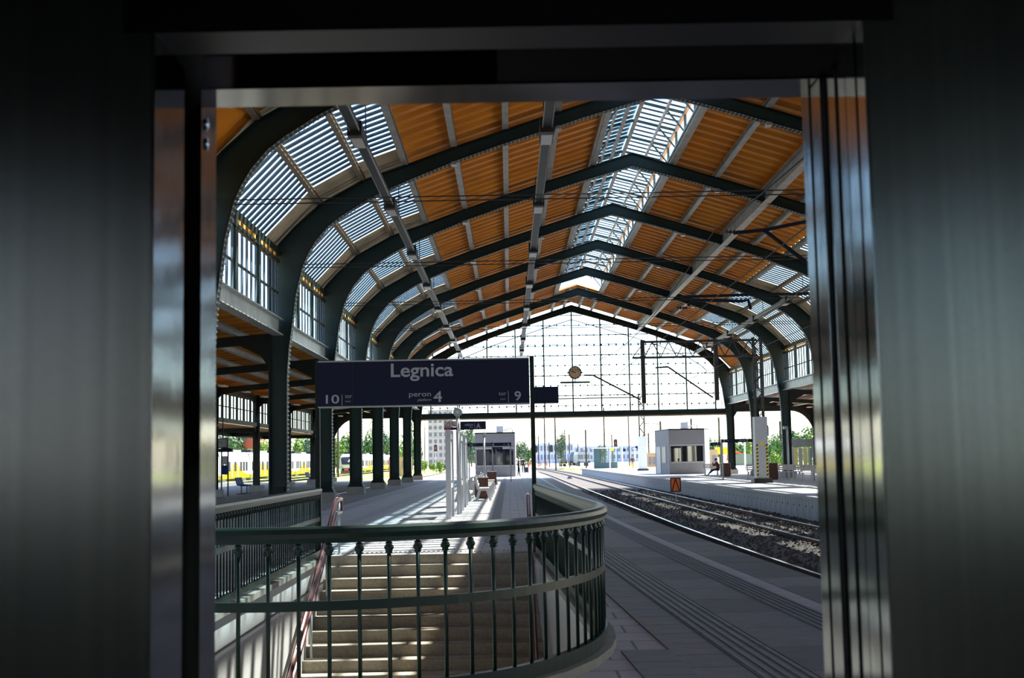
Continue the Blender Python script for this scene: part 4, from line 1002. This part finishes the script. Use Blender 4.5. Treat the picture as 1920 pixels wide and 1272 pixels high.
a_, b_ = PY(1112,704,GY)-V((gx0,GY,0)), PY(1201,750,GY)-V((gx0,GY,0)); arm = MB(); arm.tube([a_,b_],.045,8); c_ = PY(1095,704,GY)-V((gx0,GY,0)); arm.tube([a_,c_],.04,8); arm.build('cantilever_arm','iron_brown',gt)
hb = PY(1427,782,GY).z
MB().prism([(-.34,-.34),(.34,-.34),(.34,.34),(-.34,.34)],.25,hb,'z').build('mast_cover','white_paint',gt)
MB().box(-.50,.50,-.50,.50,0,.25).build('base_block','black',gt)
def hatch(x):
    m = MB(); n = 18
    for i in range(n):
        m.cur = i%2; z = .27+i*(2.05-.27)/n; h = (2.05-.27)/n
        m.add([(x-.05,-.346,z),(x+.05,-.346,z+.06),(x+.05,-.346,z+h+.06),(x-.05,-.346,z+h)],[(0,1,2,3)])
    return m.mesh('hazard_stripe',['yellow','black'])
for x in (-.26,.26): obj('hazard_stripe',hatch(x),gt)
m = MB(); m.prism([(-.10,2.12),(.10,2.12),(.0,2.32)],-.352,-.345,'y'); m.box(-.10,.10,-.352,-.345,2.02,2.10); m.build('warning_plate','yellow',gt)
# second gantry mast outside
GY2 = 140.0; g2x = PY(1205,861,GY2).x
g2 = thing('catenary_mast','lattice mast with white boxed foot beyond the glass end wall','mast',(g2x,GY2,0))
lattice(MB(),(0,0,.3),(0,0,8.4),.55,.7,.045).build('mast','iron_brown',g2); MB().box(-.45,.45,-.4,.4,.2,PY(1205,819,GY2).z).build('mast_cover','white_paint',g2); MB().box(-.6,.6,-.5,.5,0,.22).build('base_block','black',g2)
MB().beam((0,0,8.0),(-12,0,8.0),.12,.12).build('cross_arm','iron_brown',g2)
# near cantilever arms, their mast hides behind the lift frame
def near_arm(label, Y, pts, pts2, ins, xm, ext):
    o0 = V((xm,Y,0)); t = thing('catenary_cantilever',label,'catenary arm',tuple(o0))
    ztop = max(PY(*p,Y).z for p in pts)+.3
    MB().box(-.09,.09,-.09,.09,-.9,ztop+1.2).build('mast','iron_brown',t)
    P = [PY(*p,Y)-o0 for p in pts]; P.append(V((0,0,P[-1].z+.05))); MB().tube(P,.045,8).build('top_tube','train_dark',t,True)
    P = [PY(*p,Y)-o0 for p in pts2]; q = V((0,0,P[-1].z+(P[-1].z-P[0].z)/max(.01,abs(P[-1].x-P[0].x))*abs(P[-1].x)));
    MB().tube((P+[q] if ext else P),.05,8).build('stay_tube','train_dark',t,True)
    p = PY(*ins,Y)-o0; insulator(p,(-1,0,.05)).build('insulator','iron_brown',t)
near_arm('dark tubular cantilever arm with strut reaching over the near track', 30.0, [(1375,437),(1436,431),(1505,417)], [(1433,432),(1508,489)], (1388,436), 7.6, True)
near_arm('dark tubular cantilever arm with bent steady tubes over the near track', 40.0, [(1278,557),(1400,553),(1512,551)], [(1290,573),(1300,563),(1390,565),(1403,563),(1408,580)], (1290,578), 10.5, False)
# contact and messenger wires
for x,nm in ((5.0,'overhead wires above the near track'),(8.95,'overhead wires above the second track')):
    t = thing('overhead_line','pair of thin dark '+nm,'wire',(x,0,0))
    MB().tube([(0,8,5.3),(0,120,5.3),(-.6,230,5.3)],.012,5).build('contact_wire','cable',t)
    pts = []
    for i in range(41):
        y = 8+i*5.5; ph = ((y-30)%40)/40; pts.append((0,y,6.9-2.6*ph*(1-ph)))
    MB().tube(pts,.014,5).build('messenger_wire','cable',t)
def mast(label, px, ytop, Y, arms=2, w=.28, group='distant catenary masts'):
    x = PY(px,861,Y).x; z = PY(px,ytop,Y).z; t = thing('distant_mast',label,'mast',(x,Y,-.95),0,group); z += .95
    MB().box(-w/2,w/2,-w/2,w/2,0,z).build('pole','iron_brown',t)
    for i in range(arms):
        zz = z*(.94-.2*i); MB().beam((0,0,zz),(-3.0 if i%2==0 else 3.0,0,zz+.2),.09,.09).build('arm','iron_brown',t)
    return t
ML = 'thin distant catenary mast with side arms beyond the hall'
for px,yt,Y,ar in ((1022,779,300,1),(1042,775,260,1),(1068,815,330,2),(1060,806,420,2),(1099,806,250,1),(1134,765,280,1),(1148,815,380,2),(1240,790,210,2),(1217,812,300,2),(1298,785,230,1),(1350,783,240,1),(740,795,260,2),(634,803,210,1),(1180,770,345,0),(1030,830,350,1),(1084,833,420,1),(985,838,420,1),(1010,818,380,1),(1325,808,260,1),(1465,790,220,1)): mast(ML,px,yt,Y,ar)
# long wires across the yard
for i,(y0,y1) in enumerate(((797,790),(806,801),(815,812),(783,779))):
    a_, b_ = PY(796,y0+6,330+i*20), PY(1560,y1-8,330+i*20)
    a_.z, b_.z = max(a_.z,6), max(b_.z,6); t = thing('yard_wire','thin dark wire strung between two poles across the yard','wire',(a_.x,a_.y,-.95),0,'yard wires'); w_ = b_-a_
    MB().tube([V((0,0,a_.z+.95)),w_/2+V((0,0,a_.z+.45)),w_+V((0,0,a_.z+.95))],.035,4).build('wire','cable',t)
    for q in (V((0,0,0)),V((w_.x,w_.y,0))): MB().box(q.x-.1,q.x+.1,q.y-.1,q.y+.1,0,(a_.z if q.x==0 else b_.z)+1.1).build('pole','iron_brown',t)

# ------------------------------------------------------------------ signals and yard things
def signal(label, px, yh0, yh1, yb, Y, red=False, striped=False):
    x = PY(px,861,Y).x; z1, z0, zg = PY(px,yh0,Y).z, PY(px,yh1,Y).z, PY(px,yb,Y).z; zg = -.95; t = thing('railway_signal',label,'signal',(x,Y,zg)); h = z1-z0; w = h*.24
    m = MB(); m.prism([(-w,0),(w,0),(w,h*.85),(w*.6,h),(-w*.6,h),(-w,h*.85)],-.12,.12,'y'); m.xf(Matrix.Translation((0,0,z0-zg))); hd = m.build('head','black',t)
    for i in range(3):
        m = MB(); m.lathe([(.001,0),(w*.5,0),(w*.5,.05),(.001,.05)],10); m.xf(Matrix.Translation((0,-.12,z0-zg+h*(.2+.28*i))) @ Matrix.Rotation(PI/2,4,'X')); m.build('lens','red' if (red and i==1) else 'lamp_case',hd)
    n = 6
    for i in range(n): MB().tube([(0,.05,(z0-zg)*i/n),(0,.05,(z0-zg)*(i+1)/n)],.06,8).build('post_band',('red' if i%2 else 'white_paint') if striped else 'white_paint',t)
    return t
signal('signal with a red lens on a red and white striped post behind the far platform',1438,797,818,880,150,True,True)
signal('dark signal head on a white post beside the far shelter',1155,824,838,872,215,True)
signal('dark signal head on a white post near the orange workers',1005,836,849,868,330); signal('dark signal head on a white post behind the parked van',1034,835,848,870,330)
signal('dark red signal beside the apartment tower',817,834,847,872,240,True)
o = PY(1268,952,57); ts = thing('triangle_sign','orange trackside board with a black triangle on a thin post','sign',(o.x,57,-.9)); k57 = 57/F
z0, z1 = PY(1268,922,57).z+.9, PY(1268,897,57).z+.9; hw = 9*k57
MB().box(-hw,hw,-.02,.02,z0,z1).build('board','orange_sign',ts)
for p0,p1 in (((-hw,z0),(hw,z0)),((hw,z0),(hw,z1)),((hw,z1),(-hw,z1)),((-hw,z1),(-hw,z0)),((-hw*.75,z0+.02),(0,z1-.04)),((hw*.75,z0+.02),(0,z1-.04))):
    MB().beam((p0[0],-.026,p0[1]),(p1[0],-.026,p1[1]),.045,.012,(0,1,0)).build('border' if p0[1]==p1[1] or p0[0]==p1[0] else 'triangle_side','black',ts)
MB().tube([(0,0.03,0),(0,.03,z1)],.025,8).build('post','galvanised',ts)
mk = PG(1087,898,-.9); tk = thing('track_marker','small pale concrete marker lying between the rails','marker',(7.0,mk.y,-.9))
m = MB(); m.prism([(-.3,0),(.3,0),(.18,.32),(-.15,.32)],-.2,.2,'y'); m.build('block','concrete',tk); MB().box(-.09,.09,-.09,.09,.32,.44).build('cap','concrete',tk)
sx = gx(1113.5,178); sh = thing('platform_shelter','green and glass waiting shelter with flat white roof at the platform end','shelter',(sx,178,0)); ks = 178/F; W_ = 44*ks
MB().box(-.3,W_+.2,-.9,1.3,2.72,2.90).build('roof','white_paint',sh); MB().box(0,W_*.28,0,.08,0,2.72).build('side_panel','lantern_green',sh); MB().box(W_*.28,W_,0,.08,0,.85).build('lower_panel','lantern_green',sh)
for i in range(5): x = W_*.28+(W_*.72)*i/4; MB().box(x-.04,x+.04,0,.08,.85,2.72).build('frame_post','lantern_green',sh)
for i in range(4): x = W_*.28+(W_*.72)*i/4; MB().box(x+.05,x+W_*.18-.05,.03,.05,.85,2.6).build('pane','glass',sh)
def pole(label, px, yt, Y, m_='white_paint', plate=None):
    x = gx(px,Y); z = PY(px,yt,Y).z; t = thing('lamp_post',label,'post',(x,Y,0)); MB().tube([(0,0,0),(0,0,z)],.09,8).build('post',m_,t,True); MB().box(-.25,.25,-.1,.1,z-.05,z+.08).build('lamp_head',m_,t)
    if plate: a__ = PY(px+2,plate[1],Y).z; MB().box(.12,.12+plate[2]*Y/F,-.03,.03,a__,a__+.35).build('plate',plate[0],t)
pole('white post with a yellow plate in front of the far shelter',1143.5,825,175,'white_paint',('yellow',846,6)); pole('white post right of the far shelter',1167,826,172,'white_paint',('sign_navy',847,5))
pole('white post with small navy plate beside the boxed mast',1190,842,165,'white_paint',('sign_navy',842,6)); pole('tall white post behind the right column',1397,820,130)
# vehicles in the yard
def loco(label, px0, px1, y0, y1, Y, body, nose, name='locomotive'):
    a_, b_ = PY(px0,y1,Y), PY(px1,y0,Y); w, h = b_.x-a_.x, b_.z-a_.z; t = thing(name,label,'train',(a_.x+w/2,Y,a_.z)); L = 14
    MB().prism([(-w/2,.7),(w/2,.7),(w/2,h*.82),(w*.36,h),(-w*.36,h),(-w/2,h*.82)],0,L,'y').build('body',body,t)
    MB().box(-w*.42,w*.42,-.06,0,h*.50,h*.80).build('windscreen','far_window',t); MB().box(-.08,.08,-.08,-.02,h*.5,h*.8).build('pillar',body,t); MB().box(-w*.5,w*.5,-.08,0,.7,h*.32).build('nose_band',nose,t)
    for s in (-1,1): MB().box(s*w*.36-.16,s*w*.36+.16,-.35,.1,.75,1.05).build('buffer','black',t); MB().box(s*w*.3-.14,s*w*.3+.14,1,L-1,0,.75).build('wheel_frame','black',t)
    MB().box(-w*.2,w*.2,2,4,h,h+.35).build('roof_gear','train_grey',t); return t
loco('pale locomotive with dark windscreen standing in the yard',1082,1107,847.5,875,270,'grey_paint','blue_loco'); loco('blue locomotive front beside the pale one in the yard',1069,1081,851,874,290,'blue_loco','train_dark')
vn = loco('dark van with a yellow rear plate parked beside the tracks',1051,1063,861,875.5,285,'train_grey','yellow','parked_van'); vn['category'] = 'van'

# ------------------------------------------------------------------ trains
def emu(label, loc, cars, front=True, group=None):
    t = thing('multiple_unit_train',label,'train',loc,0,group); CL, Wd, H = 16.5, 2.8, 3.75
    prof = [(-1.35,.55),(1.35,.55),(1.42,1.2),(1.42,2.7),(1.30,3.3),(.95,3.72),(-.95,3.72),(-1.30,3.3),(-1.42,2.7),(-1.42,1.2)]
    for c in range(cars):
        y0 = c*(CL+.5); car = MB().prism(prof,y0+(2.2 if c==0 and front else 0),y0+CL,'y').build('car_body','train_white',t)
        # yellow wave along the lower side
        m = MB(); n = 40; vs_ = []
        for i in range(n+1):
            u = i/n; y = y0+(2.4 if c==0 and front else .05)+(CL-(2.5 if c==0 and front else .1))*u; h = 1.25+1.15*math.exp(-((u-.5)/.16)**2*1.0)-.25*math.cos(2*PI*u); h = min(h,2.35)
            vs_ += [(1.432,y,.58),(1.436,y,h)]
        m.add(vs_,[(2*i,2*i+1,2*i+3,2*i+2) for i in range(n)]); m.build('yellow_panel','train_yellow',car)
        nw = 9
        for i in range(nw):
            y = y0+(3.2 if c==0 and front else .9)+i*(CL-(4.2 if c==0 and front else 1.8))/nw; door = i in (3,5)
            MB().box(1.40,1.45,y,y+(1.05 if not door else .70),(1.45 if not door else .75),2.55).build('window' if not door else 'door','train_window' if not door else 'train_grey',car)
        MB().box(-.8,.8,y0+3,y0+8,3.72,4.05).build('roof_equipment','train_dark',car); MB().box(-.75,.75,y0+9.5,y0+14.5,3.72,4.0).build('roof_equipment','train_grey',car)
        for yy in (2.6,CL-2.6):
            MB().box(-1.2,1.2,y0+yy-1.4,y0+yy+1.4,.18,.62).build('bogie','train_grey',car)
        MB().box(-1.25,1.25,y0+CL-.02,y0+CL+.55,.7,3.5).build('gangway','train_dark',car)
    if front:
        m = MB(); secs = [(0,.35,.95,2.5,.55),(-.0,1,1,1,1)]
        rings = []
        for y,sx,zlo,zhi in ((.0,.62,.75,2.3),(.35,.82,.62,2.85),(1.0,.95,.56,3.35),(2.2,1.0,.55,3.72)):
            rings.append([(x*sx,y,zlo+(z-.55)/(3.72-.55)*(zhi-zlo)) for x,z in prof])
        n = len(prof)
        m.add([p for r in rings for p in r],[(i*n+k,i*n+(k+1)%n,(i+1)*n+(k+1)%n,(i+1)*n+k) for i in range(3) for k in range(n)]+[tuple(range(n))[::-1]]); nose = m.build('nose','train_white',t)
        m = MB(); m.add([(-.80,.10,1.75),(.80,.10,1.75),(1.02,.62,2.85),(.8,.92,3.12),(-.8,.92,3.12),(-1.02,.62,2.85)],[(0,1,2,3,4,5)]); m.xf(Matrix.Translation((0,-.34,.08))); m.build('windscreen','train_dark',nose)
        MB().prism([(-.75,.62),(.75,.62),(.9,1.15),(-.9,1.15)],-.12,.1,'y').build('bumper_mask','train_dark',nose); MB().box(-.38,.38,-.14,-.05,.72,1.08).build('coupler_cover','red',nose)
        for s in (-1,1): MB().prism([(s*.55,1.28),(s*1.0,1.42),(s*1.02,1.55),(s*.62,1.40)],-.03,.25,'y').build('headlight','lamp_case',nose)
    return t
emu('long yellow and white commuter train parked behind the left platform',(-34.0,128,-.72),6,False)
emu('white commuter train with dark windscreen and red coupler cover facing us',(-29.4,232,-.72),6,True)

# ------------------------------------------------------------------ trees and buildings
def crown_mesh(name, m_, seed, n=900, tall=1.0):
    r = random.Random(seed); mb = MB(); blobs = [(V((r.uniform(-.55,.55),r.uniform(-.4,.4),r.uniform(.30,.82)*tall)), r.uniform(.22,.42)) for _ in range(11)]
    for i in range(n):
        c, R_ = blobs[r.randrange(len(blobs))]; d = V((r.gauss(0,1),r.gauss(0,1),r.gauss(0,1))).normalized(); p = c+d*R_*(.7+.35*r.random()); s = .06+.06*r.random()
        if p.z < .12: continue
        a = d.cross(V((r.random(),r.random(),r.random()))).normalized(); b = d.cross(a).normalized()*.7; q = d*.3*s
        cz = lambda w: V((w.x,w.y,w.z*.45)); mb.add([p-cz(a*s),p+cz(b*s+q),p+cz(a*s),p+cz(q-b*s)],[(0,1,2,3)])
    return mb.mesh(name,m_)
CR = {}
for j,(key,mm,tl) in enumerate((('light','leaf_light',1),('dark','leaf_dark',1),('blue','leaf_blue',1),('poplar','leaf_dark',1.0))): CR[key] = [crown_mesh('foliage',mm,10*j+q,1100 if key!='poplar' else 800,tl) for q in range(3)]
tkm = MB().tube([(0,0,0),(.02,0,.35),(-.02,.02,.7)],[.045,.035,.015],7).mesh('trunk','bark'); nt_ = [0]
def tree(label, px, ytop, wpx, Y, key, group='trees beyond the tracks'):
    x = PY(px,861,Y).x; h = PY(px,ytop,Y).z+.95; w = wpx*Y/F; i = nt_[0]; nt_[0] += 1
    t = thing('tree',label,'tree',(x,Y,-.95),0,group); f = obj('foliage',CR[key][i%3],t); f.scale = (w/1.5,w/1.5,h/1.08); f.rotation_euler = (0,0,i*.9); o = obj('trunk',tkm,t); o.scale = (h*.5,h*.5,h); return t
LBL = {'light':'bright yellow-green leafy tree in full sun beyond the tracks','dark':'dense dark green leafy tree beyond the tracks','blue':'hazy grey-green leafy tree beyond the tracks','poplar':'tall dark narrow poplar rising above the other trees'}
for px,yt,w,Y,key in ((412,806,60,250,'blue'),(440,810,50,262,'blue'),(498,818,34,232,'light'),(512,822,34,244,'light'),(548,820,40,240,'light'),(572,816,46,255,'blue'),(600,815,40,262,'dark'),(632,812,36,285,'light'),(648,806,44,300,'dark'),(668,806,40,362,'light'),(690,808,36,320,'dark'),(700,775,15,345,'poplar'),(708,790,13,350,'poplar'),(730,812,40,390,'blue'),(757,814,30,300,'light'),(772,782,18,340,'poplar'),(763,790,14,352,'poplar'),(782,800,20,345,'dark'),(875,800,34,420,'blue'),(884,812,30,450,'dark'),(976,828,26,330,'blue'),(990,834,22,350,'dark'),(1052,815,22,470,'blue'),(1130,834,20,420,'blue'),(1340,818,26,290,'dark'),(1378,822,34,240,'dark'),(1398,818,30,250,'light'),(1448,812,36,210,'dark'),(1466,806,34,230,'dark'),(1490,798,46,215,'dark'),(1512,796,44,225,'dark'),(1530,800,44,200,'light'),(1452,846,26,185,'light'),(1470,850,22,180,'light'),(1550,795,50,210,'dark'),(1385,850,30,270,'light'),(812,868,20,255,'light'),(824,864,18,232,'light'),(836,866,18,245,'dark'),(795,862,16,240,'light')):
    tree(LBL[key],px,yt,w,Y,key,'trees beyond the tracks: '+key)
def block(name, label, px0, px1, yt, Y, depth, wall, rows, cols, roof=None, cat='building'):
    a_, b_ = PY(px0,861,Y), PY(px1,861,Y); h = PY(px0,yt,Y).z+.95; w = b_.x-a_.x; t = thing(name,label,cat,(a_.x,Y,-.95))
    MB().box(0,w,0,depth,0,h).build('wall',wall,t)
    if roof: MB().prism([(-.4,h),(w+.4,h),(w*.82,h+h*.55),(w*.18,h+h*.55)],-.3,depth,'y').build('roof',roof,t)
    wm = None
    for r_ in range(rows):
        for c_ in range(cols):
            ww, hh = w/cols, (h-1)/rows
            if wm is None: wm = MB().box(.22*ww,.78*ww,-.06,.02,.25*hh,.8*hh).mesh('window','far_window')
            obj('window',wm,t,(c_*ww,0,.8+r_*hh))
    return t
block('apartment_tower','pale pink apartment tower rising beyond the yard',803,850,770,430,14,'far_wall',8,5)
block('red_roof_house','house with a steep red roof among the trees behind the yellow train',446,482,842,262,12,'far_wall',1,4,'roof_red')
block('yard_hall','long haze-blue industrial hall far across the yard',1000,1075,833,620,30,'far_haze',2,12); block('yard_hall','lower haze-blue industrial shed beside the long hall',1078,1200,838,660,30,'far_haze',2,14)  # distance haze is put into the blue wall colour of both halls
block('yard_hut','tan hut with blank walls beside the approaching train',733,768,857,205,5,'hut_tan',1,2); block('yard_hut','small red-brown hut wall beside the tan hut',729,735,858,197,4,'roof_red',1,1)
block('tan_container','plain tan container behind the far kiosk',1333,1346,843.5,135,4,'hut_tan',1,1,None,'container'); block('brick_store','brick coloured store between the boxed mast and the far kiosk',1208,1230,850,190,5,'hut_tan',1,3)
ex_ = thing('excavator','yellow and orange excavator working behind the far platform','excavator',(gx(1395,200),200,-.95)); ke = 200/F
MB().box(-1.4,1.6,-1,1,.9,2.6).build('cab_body','train_grey',ex_); MB().box(-1.9,1.9,-1.2,1.2,0,.9).build('crawler','black',ex_)
MB().beam((0,0,2.4),(-2.3,0,3.4),.35,.4,(0,1,0)).build('boom','cloth_orange',ex_); MB().beam((-2.3,0,3.4),(-2.6,0,1.6),.3,.3,(0,1,0)).build('stick','cloth_orange',ex_); MB().box(-4.4,-1.9,-.5,.5,2.6,3.7).build('bucket','yellow',ex_)

# ------------------------------------------------------------------ people
def person(label, loc, rz, mats, pose='stand', height=1.7, group=None):
    """one continuous skinned body; materials follow the body region"""
    k = height/1.72
    if pose == 'stand':
        J = [('pelvis',(0,0,.95),.13),('waist',(0,0,1.08),.12),('chest',(0,.0,1.30),.15),('neck',(0,0,1.46),.055),('jaw',(0,-.02,1.54),.075),('head',(0,-.005,1.64),.095),('crown',(0,0,1.70),.06)]
        for s,n in ((-1,'L'),(1,'R')):
            J += [('hip'+n,(s*.09,0,.90),.095),('knee'+n,(s*.10,-.02+.05*s,.50),.062),('ankle'+n,(s*.10,.01+.08*s,.09),.042),('toe'+n,(s*.11,-.14+.08*s,.03),.035),('sh'+n,(s*.19,0,1.40),.062),('elb'+n,(s*.25,.03,1.12),.045),('wr'+n,(s*.25,-.06,.88),.032),('hand'+n,(s*.24,-.09,.79),.034)]
    else:
        J = [('pelvis',(0,0,.52),.14),('waist',(0,-.04,.66),.125),('chest',(0,-.12,.88),.15),('neck',(0,-.19,1.03),.055),('jaw',(0,-.24,1.10),.072),('head',(0,-.22,1.19),.095),('crown',(0,-.20,1.25),.06)]
        for s,n in ((-1,'L'),(1,'R')):
            J += [('hip'+n,(s*.09,-.05,.50),.10),('knee'+n,(s*.12,-.50,.46-.03*(s>0)),.066),('ankle'+n,(s*.11,-.86-.06*s,.10),.042),('toe'+n,(s*.11,-1.03-.06*s,.05),.036),('sh'+n,(s*.19,-.14,.96),.062),('elb'+n,(s*.22,-.30,.74),.045),('wr'+n,(s*.10,-.42,.88),.032),('hand'+n,(s*.06,-.44,.96),.034)]
    idx = {n:i for i,(n,_,_) in enumerate(J)}; E = [('pelvis','waist'),('waist','chest'),('chest','neck'),('neck','jaw'),('jaw','head'),('head','crown')]
    for n in 'LR': E += [('pelvis','hip'+n),('hip'+n,'knee'+n),('knee'+n,'ankle'+n),('ankle'+n,'toe'+n),('chest','sh'+n),('sh'+n,'elb'+n),('elb'+n,'wr'+n),('wr'+n,'hand'+n)]
    # five short finger chains rooted in each hand
    for n in 'LR':
        hp = V(J[idx['hand'+n]][1]); wp_ = V(J[idx['wr'+n]][1]); d = (hp-wp_).normalized()
        for q in range(5):
            off = V(((q-2)*.016,0,0)); ln = (.05,.075,.085,.078,.06)[q] if q else .055; nm = 'f%s%d' % (n,q)
            J.append((nm,tuple(hp+off+d*ln+V((0,-.02,0))),.009)); idx[nm] = len(J)-1; E.append(('hand'+n,nm))
    me = bpy.data.meshes.new('tmp'); me.from_pydata([tuple(V(p)*k) for _,p,_ in J],[(idx[a],idx[b]) for a,b in E],[])
    tmp = bpy.data.objects.new('tmp_body',me); COL.objects.link(tmp); md = tmp.modifiers.new('skin','SKIN'); md.use_smooth_shade = True
    for i,(_,_,r) in enumerate(J): me.skin_vertices[0].data[i].radius = (r*k,r*k)
    me.skin_vertices[0].data[0].use_root = True
    tmp.modifiers.new('sub','SUBSURF').levels = 1; bpy.context.view_layer.update()
    bm_ = bpy.data.meshes.new_from_object(tmp.evaluated_get(bpy.context.evaluated_depsgraph_get())); bpy.data.objects.remove(tmp)
    bm_.materials.clear()
    for q in mats: bm_.materials.append(MATS[q])     # skin, top, trousers, shoes
    segs = []
    for a,b in E:
        A = V(J[idx[a]][1])*k; B = V(J[idx[b]][1])*k; nm = a+b
        c = 0 if ('jaw' in nm or 'head' in nm or 'hand' in nm or nm.startswith('neck')) else 3 if 'toe' in nm else 2 if ('hip' in nm or 'knee' in nm) else 1
        segs.append((A,B,c))
    for p in bm_.polygons:
        c0 = p.center; best = 9; bc = 1
        for A,B,c in segs:
            ab = B-A; t_ = max(0,min(1,(c0-A).dot(ab)/ab.length_squared)); dd = (c0-A-ab*t_).length
            if dd < best: best, bc = dd, c
        p.material_index = bc
    o = obj('person',bm_,None,loc,rz); tag(o,label,'person',group)
    hd = V(J[idx['head']][1])*k; m = MB(); m.lathe([(.001,-.02),(.088,-.04),(.104,.01),(.098,.06),(.06,.105),(.001,.12)],12,(hd.x,hd.y+.02,hd.z)); m.build('hair','hair',o,True)
    f = MB(); f.add([(hd.x-.012,hd.y-.09,hd.z-.03),(hd.x+.012,hd.y-.09,hd.z-.03),(hd.x,hd.y-.118,hd.z-.03),(hd.x,hd.y-.09,hd.z+.015)],[(0,1,2),(0,2,3),(1,3,2),(0,3,1)]); f.build('nose','skin',o)
    for s in (-1,1):
        f = MB(); f.lathe([(.001,-.008),(.011,0),(.001,.008)],6,(hd.x+s*.034,hd.y-.088,hd.z+.012)); f.build('eye','black',o)
        f = MB(); f.lathe([(.001,-.03),(.014,0),(.001,.03)],6,(hd.x+s*.098,hd.y+.01,hd.z)); f.build('ear','skin',o)
    MB().box(hd.x-.022,hd.x+.022,hd.y-.094,hd.y-.084,hd.z-.058,hd.z-.05).build('mouth','cloth_red',o)
    return o
person('seated man in a dark red top and jeans with legs stretched out',(gx(1347,96.5),96.5,-.03),-PI/2+.25,['skin','cloth_red','jeans','shoe'],'sit',1.78)
person('standing person in olive top and ochre trousers on the far platform',(gx(1186,149),149,0),.3,['skin','cloth_olive','cloth_ochre','shoe'],'stand',1.65)
person('person in dark clothes walking away with a suitcase past the near kiosk',(gx(981,141),141,0),PI,['skin','cloth_dark','cloth_dark','shoe'],'stand',1.68)
person('person in dark clothes standing at the corner of the near kiosk',(gx(972,115),115,0),PI/2,['skin','cloth_dark','cloth_dark','shoe'],'stand',1.7)
sc_ = thing('suitcase','dark wheeled suitcase pulled by the person walking away','suitcase',(gx(987,140.5),140.5,0)); MB().box(-.2,.2,-.12,.12,.06,.62).build('case','black',sc_)
for s in (-1,1): MB().box(s*.15-.02,s*.15+.02,.08,.12,.6,.95).build('handle_tube','train_grey',sc_); m = MB(); m.lathe([(.001,-.02),(.035,-.02),(.035,.02),(.001,.02)],10); m.xf(Matrix.Translation((s*.17,.1,.035)) @ Matrix.Rotation(PI/2,4,'Y')); m.build('wheel','black',sc_)
for i,(px,Y) in enumerate(((991,300),(1004,310),(1014,320),(1025,325))):
    person('railway worker in bright orange clothes standing on the tracks',(gx(px,Y),Y,-.95),i*1.3,['skin','cloth_orange','cloth_orange','shoe'],'stand',1.75,'orange workers on the tracks')
